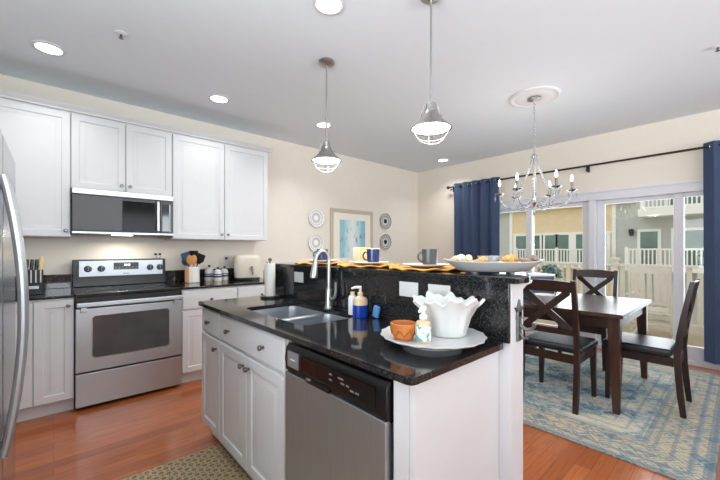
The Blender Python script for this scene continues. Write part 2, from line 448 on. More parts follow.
# window wall with two sliding-door openings
D1 = (1.305, 2.905); D2 = (-0.335, 1.295); DT = 1.93
w = MB()
w.box(WX, WX+0.15, D1[1], WY, 0, HC); w.box(WX, WX+0.15, -4.1, D2[0], 0, HC)
w.box(WX, WX+0.15, D2[0], D1[1], DT, HC); w.box(WX, WX+0.15, D2[1], D1[0], 0, DT)
struct('wall_right', w, 'wall')
t = MB(); t.box(WX-0.022, WX, D2[0]-0.09, D1[1]+0.09, 1.90, 2.00, 0.006); t.box(WX-0.034, WX, D2[0]-0.1, D1[1]+0.1, 1.99, 2.015, 0.006)
struct('trim_1', t, 'trim')
t = MB(); t.box(WX-0.02, WX, D2[1]-0.03, D1[0]+0.03, 0, 1.90, 0.004); 
struct('trim_2', t, 'trim')
t = MB(); t.box(WX-0.022, WX, D1[1], D1[1]+0.085, 0, 1.90, 0.005); struct('trim_3', t, 'trim')
t = MB(); t.box(WX-0.022, WX, D2[0]-0.085, D2[0], 0, 1.90, 0.005); struct('trim_4', t, 'trim')
t = MB(); t.box(1.94, WX-0.014, WY-0.014, WY, 0, 0.12, 0.004); struct('baseboard_back', t, 'trim')
t = MB(); t.box(WX-0.014, WX, D1[1]+0.086, WY-0.015, 0, 0.12, 0.004); struct('baseboard_right', t, 'trim')

def slider(name, y0, y1):
    """two-panel sliding glass door; y0..y1 the opening"""
    f = MB(); xo = WX+0.02
    for a, b in ((y0, y0+0.03), (y1-0.03, y1)): f.box(xo, xo+0.11, a, b, 0, DT, 0.004)
    f.box(xo, xo+0.11, y0, y1, DT-0.03, DT, 0.004); f.box(xo-0.02, xo+0.12, y0, y1, 0, 0.05, 0.004)
    o = struct(name, f, 'trim', loc=(xo, (y0+y1)/2, 0))
    mid = (y0+y1)/2
    for k, (a, b, xx) in enumerate(((y0+0.03, mid+0.045, xo+0.015), (mid-0.045, y1-0.03, xo+0.06))):
        p = MB(); st = 0.085
        p.box(xx, xx+0.035, a, a+st, 0.05, DT-0.03, 0.005); p.box(xx, xx+0.035, b-st, b, 0.05, DT-0.03, 0.005)
        p.box(xx, xx+0.035, a+st, b-st, 0.05, 0.20, 0.005); p.box(xx, xx+0.035, a+st, b-st, DT-0.03-0.05, DT-0.03, 0.005)
        so = fin('sash', p, 'trim', o)
        fin('pane', MB().box(xx+0.014, xx+0.020, a+st-0.003, b-st+0.003, 0.197, DT-0.077), 'glass', so)
    h = MB(); h.tube([(xo+0.013, y0+0.075, 0.95), (xo-0.02, y0+0.075, 0.97), (xo-0.02, y0+0.075, 1.13), (xo+0.013, y0+0.075, 1.15)], 0.008)
    fin('handle', h, 'plastic', o)
    return o
slider('door_1', *D1); slider('door_2', *D2)

# half-height peninsula wall carrying the bar
PX = 0.763                                   # plane of peninsula cabinet fronts
struct('wall_peninsula', MB().box(1.272, 1.378, 0.576, 2.45, 0, 1.139, 0.003), 'trim')
t = MB(); t.prism([(0, 0), (0.11, 0), (0.10, -0.012), (0.05, -0.018), (0.012, -0.034), (0, -0.034)], frame((1.378, 2.45, 1.139), X, Z, -Y), 0, 1.866)
struct('trim_5', t, 'trim')

# ------------------------------------------------------------------ cabinets
DOOR = [(0, 0), (0, 0.016), (0.003, 0.019), (0.052, 0.019), (0.057, 0.012), (0.072, 0.011), (0.094, 0.017), (0.098, 0.017)]
SLAB = [(0, 0), (0, 0.013), (0.010, 0.019)]
def knob(parent, m, u, v, d=0.019):
    mm = m @ Matrix.Translation((u, v, d))
    fin('knob', MB().lathe([(0.006, -0.002), (0.006, 0.012), (0.013, 0.017), (0.0145, 0.024), (0.010, 0.029), (0, 0.030)], n=12, m=mm), 'knob', parent)
def door(parent, m, u0, v0, u1, v1, k=None, prof=DOOR, name='door'):
    mm = m @ Matrix.Translation((u0, v0, 0))
    d = fin(name, MB().rings(mm, u1-u0, v1-v0, prof), 'cab', parent, sharp=20)
    for q in ([k] if k and not isinstance(k[0], tuple) else (k or [])):
        knob(d, m, *q)
    return d
# kitchen wall base units
FY = 3.485
def base_unit(x0, x1, label, fronts):
    t = thing('base_cabinet', ((x0+x1)/2, 3.8, 0), label, 'cabinet')
    fin('body', MB().box(x0, x1, FY, WY-0.001, 0.105, 0.892), 'cab', t)
    fin('toe_kick', MB().box(x0, x1, FY+0.055, FY+0.07, 0, 0.105), 'cab', t)
    m = face_y(0, FY, 0)
    for (nm, a, b, z0, z1, k) in fronts:
        door(t, m, a, z0, b, z1, k, DOOR if nm == 'door' else SLAB, nm)
    return t
base_unit(-0.348, 0.117, 'white two-door base cabinet under the knife block, left of the oven range',
          [('door', -0.345, -0.118, 0.112, 0.876, (-0.148, 0.835)), ('door', -0.112, 0.114, 0.112, 0.876, (0.082, 0.835))])
base_unit(-0.90, -0.350, 'white base cabinet tucked behind the steel refrigerator',
          [('door', -0.897, -0.627, 0.112, 0.876, (-0.66, 0.835)), ('door', -0.621, -0.353, 0.112, 0.876, (-0.585, 0.835))])
base_unit(0.884, 1.408, 'white base cabinet with one wide drawer beside the oven range, under the utensil crock',
          [('drawer', 0.888, 1.404, 0.70, 0.876, (1.146, 0.785)), ('door', 0.888, 1.144, 0.112, 0.688, (1.11, 0.64)), ('door', 1.150, 1.404, 0.112, 0.688, (1.184, 0.64))])
base_unit(1.410, 1.926, 'white base cabinet below the air fryer at the end of the wall run',
          [('drawer', 1.414, 1.922, 0.70, 0.876, (1.668, 0.785)), ('door', 1.414, 1.665, 0.112, 0.688, (1.63, 0.64)), ('door', 1.671, 1.922, 0.112, 0.688, (1.705, 0.64))])
for x0, x1, side in ((-0.93, 0.118, 'left of the range behind the knife block'), (0.883, 1.94, 'right of the range under the crock and air fryer')):
    fin('countertop', MB().box(x0, x1, 3.458, WY-0.001, 0.892, 0.914, 0.004), 'granite', loc=(x0, 3.46, 0.892), label='black speckled granite countertop '+side, cat='countertop')
    fin('backsplash', MB().box(x0, x1, WY-0.022, WY-0.001, 0.9142, 1.04, 0.003), 'granite', loc=(x0, 4.12, 0.914), label='low black granite backsplash strip '+side, cat='backsplash')
# upper units
UY = 3.838
def wall_unit(x0, x1, z0, label, doors):
    t = thing('wall_cabinet', ((x0+x1)/2, 4.0, z0), label, 'cabinet')
    fin('body', MB().box(x0, x1, UY, WY-0.001, z0, 2.445), 'cab', t)
    m = face_y(0, UY, 0)
    for (a, b, k) in doors: door(t, m, a, z0+0.004, b, 2.43, k)
    return t
wall_unit(-0.42, 0.106, 1.372, 'tall white wall cabinet left of the microwave', [(-0.417, 0.102, (0.074, 1.425))])
wall_unit(-0.95, -0.422, 1.372, 'white wall cabinet above the refrigerator corner', [(-0.947, -0.425, (-0.46, 1.425))])
wall_unit(0.108, 0.886, 1.795, 'short white two-door wall cabinet directly above the microwave', [(0.112, 0.494, (0.465, 1.85)), (0.500, 0.882, (0.53, 1.85))])
wall_unit(0.888, 1.926, 1.372, 'tall white two-door wall cabinet right of the microwave', [(0.892, 1.404, (1.372, 1.43)), (1.410, 1.922, (1.442, 1.43))])
cr = [(0, 0), (0.022, 0), (0.026, 0.012), (0.032, 0.016), (0.05, 0.034), (0.055, 0.045), (0, 0.045)]
t = MB(); t.prism(cr, frame((-0.95, UY-0.001, 2.4455), -Y, Z, X), 0, 2.876+0.05); t.prism([(0, 0), (0.012, 0), (0.045, 0.034), (0.05, 0.045), (0, 0.045)], frame((1.9262, WY-0.001, 2.4455), X, Z, -Y), -0.0, 0.32)
t.box(-0.95, 1.926, UY, WY-0.001, 2.4455, 2.452)
struct('trim_6', t, 'cab')

# ------------------------------------------------------------------ oven range
RX0, RX1, RY = 0.124, 0.878, 3.442
t = thing('oven_range', ((RX0+RX1)/2, 3.8, 0), 'stainless steel electric range with black glass cooktop between the base cabinets', 'oven')
fin('body', MB().box(RX0, RX1, 3.50, 4.12, 0.03, 0.885), 'black', t)
for fx in (RX0+0.05, RX1-0.09):
    fin('foot', MB().box(fx, fx+0.04, 3.55, 3.6, 0, 0.031), 'black', t)
fin('cooktop', MB().box(RX0-0.002, RX1+0.002, RY+0.01, 4.06, 0.885, 0.918, 0.005), 'blackglass', t)
for cx, cy, r in ((0.31, 3.62, 0.105), (0.69, 3.62, 0.08), (0.31, 3.90, 0.08), (0.69, 3.90, 0.105)):
    fin('burner_ring', MB().tube([(cx+r*math.cos(a*PI/16), cy+r*math.sin(a*PI/16), 0.9182) for a in range(32)], 0.0012, 4, closed=True), 'grey', t)
d = fin('oven_door', MB().box(RX0, RX1, RY, 3.498, 0.30, 0.80, 0.006), 'steel', t)
def rrect(w, h, r, n=5):
    out = []
    for cx, cy, a0 in ((w-r, r, -90), (w-r, h-r, 0), (r, h-r, 90), (r, r, 180)):
        for k in range(n+1):
            a = R(a0+90*k/n); out.append((cx+r*math.cos(a), cy+r*math.sin(a)))
    return out
mw = face_y(RX0+0.098, RY, 0.40)
b = MB(); b.prism(rrect(0.558, 0.345, 0.03), mw, -0.004, 0.003, 0.0015); fin('window_trim', b, 'chrome', d)
b = MB(); b.prism(rrect(0.544, 0.331, 0.026), face_y(RX0+0.105, RY, 0.407), -0.003, 0.0045); g = fin('oven_window', b, 'greyglass', d)
fin('drip_strip', MB().box(RX0, RX1, RY+0.006, 3.498, 0.808, 0.8845, 0.003), 'black', t)
h = MB(); h.box(RX0+0.004, RX1-0.004, RY-0.052, RY-0.022, 0.815, 0.852, 0.008)
for xx in (RX0+0.03, RX1-0.07): h.box(xx, xx+0.04, RY-0.03, RY+0.004, 0.772, 0.835, 0.004)
fin('door_handle', h, 'steel', d)
dr = fin('drawer', MB().box(RX0, RX1, RY, 3.498, 0.03, 0.288, 0.006), 'steel', t)
bg_ = fin('backguard', MB().box(RX0, RX1, 4.06, 4.119, 0.918, 1.172, 0.008), 'black', t)
fin('control_panel', MB().box(RX0+0.045, RX1-0.03, 4.050, 4.062, 1.012, 1.160, 0.004), 'steel', bg_)
fin('display', MB().box(0.43, 0.635, 4.0465, 4.052, 1.072, 1.140, 0.002), 'charcoal', bg_)
ledm = MB()
for sx, h_ in ((0.515, 0.018), (0.527, 0.018), (0.543, 0.018), (0.555, 0.018)): ledm.box(sx, sx+0.008, 4.0455, 4.047, 1.108, 1.108+h_)
fin('clock_digits', ledm, 'led', bg_)
bt = MB()
for k in range(7):
    for j in range(2): bt.box(0.440+k*0.028, 0.456+k*0.028, 4.0455, 4.047, 1.080+j*0.012, 1.086+j*0.012)
fin('button_row', bt, 'grey', bg_)
for kx in (0.235, 0.335, 0.735, 0.822):
    mm = frame((kx, 4.050, 1.085), X, Z, -Y)
    kk = fin('control_knob', MB().lathe([(0.030, -0.002), (0.030, 0.006), (0.024, 0.010), (0.022, 0.026), (0, 0.027)], n=18, m=mm), 'charcoal', bg_)
    fin('knob_pointer', MB().box(kx-0.004, kx+0.004, 4.018, 4.026, 1.066, 1.104, 0.002), 'grey', kk)
fin('badge', MB().box(0.505, 0.555, 4.0485, 4.051, 1.030, 1.038), 'grey', bg_)

# ------------------------------------------------------------------ microwave
t = thing('microwave', (0.497, 4.0, 1.40), 'black and stainless over-the-range microwave under the short wall cabinet', 'microwave')
fin('body', MB().box(0.112, 0.882, 3.80, WY-0.002, 1.402, 1.793, 0.003), 'charcoal', t)
fin('vent_trim', MB().box(0.112, 0.882, 3.755, 3.80, 1.742, 1.793, 0.005), 'steel', t)
d = fin('door', MB().box(0.112, 0.765, 3.762, 3.80, 1.425, 1.740, 0.004), 'charcoal', t)
fin('door_glass', MB().box(0.116, 0.46, 3.7585, 3.764, 1.432, 1.735, 0.002), basic('microwave_smoked_glass', (70, 70, 72), 0.38, spec=0.5), d)
fin('window', MB().box(0.466, 0.722, 3.7575, 3.764, 1.432, 1.71, 0.002), basic('microwave_window', (12, 12, 13), 0.1, spec=0.1), d)
h = MB(); h.box(0.731, 0.757, 3.715, 3.735, 1.44, 1.725, 0.007)
for zz in (1.455, 1.69): h.box(0.737, 0.751, 3.73, 3.764, zz, zz+0.02, 0.002)
fin('handle', h, 'steel', d)
cp = fin('control_panel', MB().box(0.768, 0.882, 3.762, 3.80, 1.425, 1.740, 0.004), 'charcoal', t)
fin('keypad', MB().box(0.784, 0.846, 3.758, 3.764, 1.44, 1.705, 0.003), 'blackglass', cp)
fin('keypad_trim', MB().box(0.848, 0.854, 3.757, 3.764, 1.44, 1.705, 0.001), 'steel', cp)
fin('bottom_trim', MB().box(0.112, 0.882, 3.757, 3.80, 1.403, 1.423, 0.003), 'steel', t)
fin('task_lamp', MB().box(0.40, 0.56, 3.86, 3.93, 1.397, 1.4025, 0.001), 'lens', t)
area_light('microwave_lamp', (0.48, 3.92, 1.39), (R(-12), 0, 0), 0.15, 0.06, 2.6, (1, 0.93, 0.84))

# ------------------------------------------------------------------ refrigerator (front plane facing +X)
FX = -0.139
t = thing('refrigerator', (-0.52, 1.88, 0), 'stainless steel refrigerator with a bowed bar handle at the left edge', 'refrigerator')
fin('body', MB().box(-0.88, FX-0.065, 1.41, 2.36, 0.03, 1.69, 0.006), 'fridgeside', t)
for fy in (1.46, 2.26): fin('foot', MB().box(-0.80, -0.76, fy, fy+0.04, 0, 0.031), 'black', t)
fin('grille', MB().box(FX-0.10, FX-0.03, 1.42, 2.35, 0.012, 0.095, 0.004), 'charcoal', t)
for a, b, hy, bow in ((1.806, 2.368, 1.85, 1), (1.405, 1.796, 1.75, 1)):
    d = fin('door', MB().box(FX-0.06, FX, a, b, 0.10, 1.70, 0.018, 4), 'steel_v', t)
    pts = []
    for k in range(25):
        s = k/24; z = 0.53+s*1.0
        pts.append((FX+0.004+0.050*math.sin(PI*s)**0.85, hy, z))
    fin('handle', MB().tube(pts, 0.0135, 10), 'steel', d)
for hy in (1.42, 2.32): fin('hinge_cap', MB().box(FX-0.11, FX-0.02, hy-0.01, hy+0.04, 1.70, 1.72, 0.005), 'grey', t)

# ------------------------------------------------------------------ peninsula
m = face_x(PX, 0, 0)        # u = -y
def pen_unit(name, y0, y1, label, fronts, hollow=False):
    t = thing(name, (1.0, (y0+y1)/2, 0), label, 'cabinet')
    if hollow:
        b = MB(); b.box(PX, 1.27, y0, y0+0.016, 0.105, 0.89); b.box(PX, 1.27, y1-0.016, y1, 0.105, 0.89)
        b.box(PX, 1.27, y0+0.016, y1-0.016, 0.105, 0.12); b.box(1.262, 1.27, y0+0.016, y1-0.016, 0.12, 0.60); b.box(PX, PX+0.018, y0+0.016, y1-0.016, 0.66, 0.89); b.box(PX, PX+0.018, y0+0.016, y1-0.016, 0.12, 0.14)
    else: b = MB().box(PX, 1.27, y0, y1, 0.105, 0.89)
    fin('body', b, 'cab', t)
    fin('toe_kick', MB().box(PX+0.05, PX+0.065, y0, y1, 0, 0.105), 'cab', t)
    for (nm, a, b_, z0, z1, k) in fronts:
        kk = None if k is None else [(-q[0], q[1]) for q in k]
        door(t, m, -b_, z0, -a, z1, kk, DOOR if nm == 'door' else SLAB, nm)
    return t
pen_unit('base_cabinet', 2.112, 2.44, 'narrow white base cabinet with drawer at the far end of the peninsula',
         [('drawer', 2.116, 2.436, 0.722, 0.874, [(2.28, 0.80)]), ('door', 2.116, 2.436, 0.112, 0.708, [(2.155, 0.655)])])
pen_unit('sink_base_cabinet', 1.322, 2.110, 'white two-door sink base cabinet beside the dishwasher',
         [('drawer', 1.328, 2.106, 0.722, 0.874, [(1.95, 0.80), (1.52, 0.80)]), ('door', 1.719, 2.106, 0.112, 0.708, [(1.75, 0.655)]), ('door', 1.328, 1.713, 0.112, 0.708, [(1.682, 0.655)])], True)
t = thing('end_panel', (1.0, 0.64, 0), 'plain white end panel closing the near end of the peninsula', 'panel')
fin('side', MB().box(PX+0.002, 1.271, 0.622, 0.642, 0, 0.89, 0.002), 'cab', t)
fin('filler', MB().box(PX, PX+0.02, 0.6425, 0.702, 0, 0.89, 0.002), 'cab', t)
# dishwasher
DY0, DY1 = 0.706, 1.318
t = thing('dishwasher', (1.0, 1.01, 0), 'stainless steel dishwasher with black control panel in the peninsula', 'dishwasher')
fin('body', MB().box(PX+0.03, 1.26, DY0+0.006, DY1-0.004, 0.11, 0.885), 'black', t)
fin('door', MB().box(PX-0.022, PX+0.03, DY0+0.008, DY1-0.006, 0.115, 0.745, 0.005), 'steel_dw', t)
fin('toe_kick', MB().box(PX+0.05, PX+0.065, DY0, DY1, 0.0, 0.11), 'black', t)
pf = [(0, 0.735), (0.028, 0.735), (0.048, 0.752), (0.052, 0.80), (0.048, 0.845), (0.034, 0.862), (0, 0.862)]
cp = fin('control_panel', MB().prism(pf, frame((PX+0.03, DY1-0.004, 0), -X, Z, -Y), 0, DY1-DY0-0.010, 0.003), 'black', t)
pxx = PX+0.03-0.052
fin('fascia', MB().box(pxx-0.003, pxx+0.002, DY0+0.05, DY1-0.135, 0.775, 0.838, 0.002), 'blackglass', cp)
bp = fin('badge', MB().box(pxx-0.003, pxx+0.006, DY1-0.115, DY1-0.03, 0.772, 0.838, 0.002), 'grey', cp)
fin('badge_mark', MB().box(pxx-0.0036, pxx-0.002, DY1-0.092, DY1-0.055, 0.803, 0.809), 'plastic', bp)
b = MB(); b.box(pxx-0.004, pxx+0.01, DY0+0.29, DY0+0.44, 0.742, 0.762, 0.004); fin('latch_pocket', b, 'black', cp)
b = MB(); b.box(pxx-0.006, pxx+0.005, DY0+0.405, DY0+0.435, 0.754, 0.762, 0.002); fin('latch', b, 'grey', cp)
for (yy, zz, w_) in ((0.27, 0.815, 0.016), (0.27, 0.795, 0.016), (0.205, 0.815, 0.03), (0.20, 0.80, 0.02), (0.175, 0.80, 0.016), (0.15, 0.79, 0.02), (0.125, 0.79, 0.018)):
    fin('button_mark', MB().box(pxx-0.0036, pxx-0.002, DY0+yy, DY0+yy+w_, zz, zz+0.006), 'grey', cp)

# countertop with the sink cut-out
CX0, CX1, CY0, CY1 = 0.722, 1.2545, 0.598, 2.452
SX0, SX1, SY0, SY1 = 0.85, 1.195, 1.34, 2.0
def counter_mesh():
    b = MB()
    def loop(p, z): return [b.bm.verts.new((x, y, z)) for x, y in p]
    r = 0.022
    outer = []
    for cx, cy, a0 in ((CX0+r, CY0+r, 180), (CX1-0.001, CY0+0.001, 270), (CX1-0.001, CY1-0.001, 0), (CX0+r, CY1-r, 90)):
        rr = r if cx < 1 else 0.001
        for k in range(5): a = R(a0+90*k/4); outer.append((cx+rr*math.cos(a), cy+rr*math.sin(a)))
    inner = [(SX0+p[0], SY0+p[1]) for p in rrect(SX1-SX0, SY1-SY0, 0.05)]
    for z in (0.892, 0.914):
        es = []
        for p in (outer, inner):
            vs = loop(p, z)
            es += [b.bm.edges.new((vs[i], vs[(i+1) % len(vs)])) for i in range(len(vs))]
        bmesh.ops.triangle_fill(b.bm, edges=es, use_beauty=True)
    b.bm.verts.ensure_lookup_table()
    n1, n2 = len(outer), len(inner); tot = n1+n2
    vs = list(b.bm.verts)
    for s0, n in ((0, n1), (n1, n2)):
        for i in range(n):
            a, c = s0+i, s0+(i+1) % n
            b.bm.faces.new((vs[a], vs[c], vs[tot+c], vs[tot+a]))
    return b
fin('countertop', counter_mesh(), 'granite', loc=(1.0, 1.5, 0.892), label='long black granite peninsula countertop with a sink cut-out', cat='countertop')
# sink
t = thing('kitchen_sink', (1.02, 1.67, 0.70), 'undermount stainless double-bowl sink set in the peninsula countertop', 'sink')
def basin(x0, x1, y0, y1, z0, z1):
    b = MB(); n = 6
    def row(ins, z, r): return [(x0+ins+p[0], y0+ins+p[1], z) for p in rrect(x1-x0-2*ins, y1-y0-2*ins, r, n)]
    rows = [row(-0.012, z1, 0.055), row(0, z1, 0.05), row(0.006, z1-0.03, 0.05), row(0.012, z0+0.03, 0.05), row(0.03, z0+0.004, 0.05), row(0.05, z0, 0.045), row(0.05, z0-0.004, 0.045), row(0.026, z0, 0.05), row(0.004, z0+0.03, 0.055), row(-0.012, z1-0.01, 0.055)]
    vr = [[b.bm.verts.new(p) for p in r_] for r_ in rows]
    N = len(vr[0])
    for a, c in zip(vr, vr[1:]):
        for k in range(N): b.bm.faces.new((a[k], a[(k+1) % N], c[(k+1) % N], c[k]))
    for k in range(N): b.bm.faces.new((vr[-1][k], vr[-1][(k+1) % N], vr[0][(k+1) % N], vr[0][k]))
    b.bm.faces.new(vr[5]); b.bm.faces.new(vr[6][::-1])
    return b
for k, (a, c) in enumerate(((1.345, 1.625), (1.652, 1.995))):
    bs = fin('basin', basin(SX0-0.004, SX1+0.004, a, c, 0.71, 0.891), 'steel', t)
    fin('drain', MB().lathe([(0.042, 0.7102), (0.042, 0.713), (0.03, 0.7135), (0.026, 0.711), (0, 0.711)], (1.03, (a+c)/2, 0), 18), 'chrome', bs)
fin('divider', MB().box(SX0, SX1, 1.618, 1.660, 0.872, 0.8915, 0.006), 'steel', t)
# faucet
t = thing('kitchen_faucet', (1.213, 1.632, 0.914), 'brushed nickel gooseneck faucet behind the sink', 'faucet')
b = MB(); b.lathe([(0.030, 0.9141), (0.030, 0.922), (0.024, 0.93), (0.021, 1.0), (0.019, 1.03), (0.0145, 1.04)], (1.213, 1.632, 0), 18)
fin('base', b, 'satin', t)
dx, dy = -0.99, 0.10; gr = 0.046
pts = [(1.213, 1.632, 1.03), (1.213, 1.632, 1.19)]
for k in range(1, 13):
    a = PI - PI*k/12*0.97
    s = gr + gr*math.cos(a)
    pts.append((1.213+dx*s, 1.632+dy*s, 1.19+0.066*math.sin(a)))
fin('spout', MB().tube(pts, 0.0125, 12), 'satin', t)
e = Vector(pts[-1]); dn = Vector((dx*0.12, dy*0.12, -1)).normalized()
fin('spray_head', MB().tube([e-dn*0.005, e+dn*0.02, e+dn*0.08, e+dn*0.095], [0.0135, 0.016, 0.023, 0.021], 14), 'satin', t)
b = MB(); hx, hy = 1.213+0.75*0.022-0.02, 1.632-0.66*0.022
b.tube([(1.213, 1.632, 0.975), (1.217, 1.597, 0.975)], 0.015, 12); b.tube([(1.217, 1.600, 0.975), (1.215, 1.577, 0.985), (1.217, 1.572, 1.02), (1.221, 1.577, 1.075)], [0.013, 0.011, 0.008, 0.006], 10)
fin('lever', b, 'satin', t)
# tall granite backsplash of the bar and its outlets
fin('backsplash', MB().box(1.2555, 1.2715, 0.578, 2.45, 0.9145, 1.139, 0.002), 'granite', loc=(1.262, 1.5, 0.9145), label='tall black granite backsplash between the sink counter and the raised bar', cat='backsplash')
for yc, lab in ((2.032, 'white outlet plate on the black bar backsplash behind the faucet'), (1.056, 'white outlet plate on the black bar backsplash, left of the pair behind the ruffled planter'), (0.884, 'white outlet plate on the black bar backsplash, right of the pair behind the ruffled planter')):
    t = thing('outlet_plate', (1.2555, yc, 1.0755), lab, 'outlet', 'outlet plates on the bar backsplash')
    fin('plate', MB().box(1.2505, 1.2555, yc-0.057, yc+0.057, 1.041, 1.111, 0.002), 'plastic', t)
    for s in (-0.02, 0.02):
        fin('socket', MB().prism(rrect(0.03, 0.028, 0.006), face_x(1.2505, yc+s+0.015, 1.062), -0.001, 0.0015), 'plastic', t)
# raised bar slab
bar = [(1.24, 2.45), (1.24, 0.548), (1.25, 0.538), (1.335, 0.536), (1.40, 0.558), (1.56, 0.628), (1.63, 0.69), (1.66, 0.79), (1.66, 2.45)]
b = MB(); b.prism(bar, frame((0, 0, 0), X, Y, Z), 1.139, 1.161, 0.004)
fin('bar_top', b, 'granite', loc=(1.45, 1.5, 1.139), label='raised black granite bar top with clipped corner above the sink backsplash', cat='countertop')
BZ = 1.1612
# star hook on the wall end
t = thing('coat_hook', (1.328, 0.576, 0.985), 'pewter star shaped hook on the white end of the peninsula wall', 'hook')
mm = frame((1.328, 0.576, 1.032), X, Z, -Y)
st = [((0.036 if k % 2 == 0 else 0.013)*math.sin(k*PI/5), (0.042 if k % 2 == 0 else 0.014)*math.cos(k*PI/5)) for k in range(10)]
fin('star', MB().prism(st[::-1], mm, 0, 0.010, 0.002), 'pewter', t)
fin('back_plate', MB().box(1.312, 1.344, 0.566, 0.576, 0.915, 1.03, 0.004), 'pewter', t)
fin('prong', MB().tube([(1.328, 0.568, 0.975), (1.332, 0.545, 0.962), (1.338, 0.525, 0.968), (1.34, 0.518, 0.985)], [0.008, 0.007, 0.006, 0.007], 8), 'pewter', t)
fin('lower_prong', MB().tube([(1.328, 0.568, 0.945), (1.328, 0.552, 0.925), (1.328, 0.540, 0.932)], 0.006, 8), 'pewter', t)

# ------------------------------------------------------------------ things on the peninsula counter
CZ = 0.9142
TX, TY = 1.055, 0.775
def scal(n, amp): return lambda r, z, a: (r*(1+amp*math.cos(n*a)*(1 if r > 0.12 else 0)), z)
t = thing('scalloped_tray', (TX, TY, CZ), 'large round white scalloped tray on the near end of the counter', 'tray')
fin('dish', MB().lathe([(0, CZ+0.018), (0.10, CZ+0.018), (0.165, CZ+0.022), (0.19, CZ+0.033), (0.1915, CZ+0.037), (0.187, CZ+0.038), (0.160, CZ+0.028), (0.10, CZ+0.0245), (0, CZ+0.0245)], (TX, TY, 0), 72, wob=scal(18, 0.016)), 'softwhite', t)
fin('foot_ring', MB().lathe([(0.085, CZ), (0.10, CZ), (0.11, CZ+0.019), (0.08, CZ+0.019)], (TX, TY, 0), 36), 'softwhite', t)
TZ = CZ+0.0248
# ruffled planter
vx, vy = 1.118, 0.752
ca, sa = math.cos(A-PI/2), math.sin(A-PI/2)
mm = Matrix.Translation((vx, vy, 0)) @ Matrix.Rotation(A-PI/2-R(12), 4, 'Z')
def ruf(r, z, a):
    k = min(1, max(0, (z-TZ)/0.13)); w1 = math.cos(9*a); w2 = math.cos(17*a+0.8)
    return (r*(1+(0.012+0.050*k)*w1+0.030*k*k*w2), z+0.007*k**4*w1+0.006*k**4*w2+0.008*k*math.cos(2*a+2.4))
pr = [(0, TZ), (0.062, TZ), (0.068, TZ+0.004), (0.074, TZ+0.03), (0.084, TZ+0.07), (0.102, TZ+0.105), (0.122, TZ+0.124), (0.127, TZ+0.130), (0.125, TZ+0.136), (0.118, TZ+0.136), (0.112, TZ+0.126), (0.094, TZ+0.104), (0.078, TZ+0.07), (0.068, TZ+0.03), (0.060, TZ+0.012), (0, TZ+0.010)]
fin('ruffled_planter', MB().lathe(pr, n=160, m=mm, sy=0.80, wob=ruf), 'softwhite', loc=(vx, vy, TZ), label='white ceramic ruffled clam-shaped bowl on the scalloped tray', cat='planter')
bx, by = 0.945, 0.820
b = MB().lathe([(0, TZ), (0.028, TZ), (0.034, TZ+0.004), (0.045, TZ+0.03), (0.048, TZ+0.06), (0.0455, TZ+0.0615), (0.043, TZ+0.058), (0.040, TZ+0.03), (0.028, TZ+0.012), (0, TZ+0.010)], (bx, by, 0), 28)
t = thing('carved_bowl', (bx, by, TZ), 'small orange wooden bowl with carved zigzag on the scalloped tray', 'bowl')
fin('bowl', b, 'orange', t)
zz = MB()
for k in range(16):
    a0 = 2*PI*k/16; a1 = 2*PI*(k+1)/16
    h0, h1 = (TZ+0.018, TZ+0.042) if k % 2 == 0 else (TZ+0.042, TZ+0.018)
    rr = lambda h: 0.0345+(h-TZ-0.004)*0.42+0.0012
    zz.tube([(bx+rr(h0)*math.cos(a0), by+rr(h0)*math.sin(a0), h0), (bx+rr(h1)*math.cos(a1), by+rr(h1)*math.sin(a1), h1)], 0.0014, 5)
fin('carving', zz, basic('dark_carving', (140, 76, 34)), t)
qx, qy = 0.972, 0.752
t = thing('soap_dispenser', (qx, qy, TZ), 'small pump bottle with floral label in front of the ruffled bowl', 'bottle')
fin('bottle', MB().lathe([(0, TZ), (0.025, TZ), (0.027, TZ+0.004), (0.027, TZ+0.066), (0.022, TZ+0.074), (0.012, TZ+0.078), (0.012, TZ+0.082), (0, TZ+0.082)], (qx, qy, 0), 24), 'amber', t)
fin('front_label', MB().lathe([(0.0274, TZ+0.008), (0.0274, TZ+0.062)], (qx, qy, 0), 24, wob=lambda r, z, a: (r, z)), 'label', t)
pm = fin('pump', MB().lathe([(0.014, TZ+0.0822), (0.014, TZ+0.094), (0.008, TZ+0.098), (0.005, TZ+0.112), (0, TZ+0.112)], (qx, qy, 0), 16), 'white', t)
fin('nozzle', MB().tube([(qx+0.01, qy+0.002, TZ+0.117), (qx-0.012, qy-0.002, TZ+0.118), (qx-0.03, qy-0.006, TZ+0.110)], [0.009, 0.008, 0.005], 8), 'white', pm)
# dish soap by the sink
sx_, sy_ = 1.187, 1.325
t = thing('dish_soap_bottle', (sx_, sy_, CZ), 'glass pump bottle half full of blue soap near the faucet', 'bottle')
fin('liquid', MB().lathe([(0, CZ), (0.038, CZ), (0.040, CZ+0.004), (0.040, CZ+0.065), (0, CZ+0.065)], (sx_, sy_, 0), 20), 'liquid', t)
fin('bottle', MB().lathe([(0.040, CZ+0.0652), (0.040, CZ+0.085), (0.034, CZ+0.10), (0.016, CZ+0.108), (0.014, CZ+0.115), (0, CZ+0.115)], (sx_, sy_, 0), 20), 'amber', t)
pm = fin('pump', MB().lathe([(0.015, CZ+0.1152), (0.015, CZ+0.127), (0.008, CZ+0.130), (0.006, CZ+0.150), (0, CZ+0.150)], (sx_, sy_, 0), 14), 'amber', t)
fin('nozzle', MB().tube([(sx_+0.004, sy_-0.004, CZ+0.154), (sx_-0.02, sy_+0.016, CZ+0.155), (sx_-0.036, sy_+0.030, CZ+0.148)], [0.008, 0.007, 0.005], 8), 'plastic', pm)
lx, ly = 1.205, 1.408
t = thing('lotion_bottle', (lx, ly, CZ), 'slim white bottle with a small cap left of the blue soap', 'bottle')
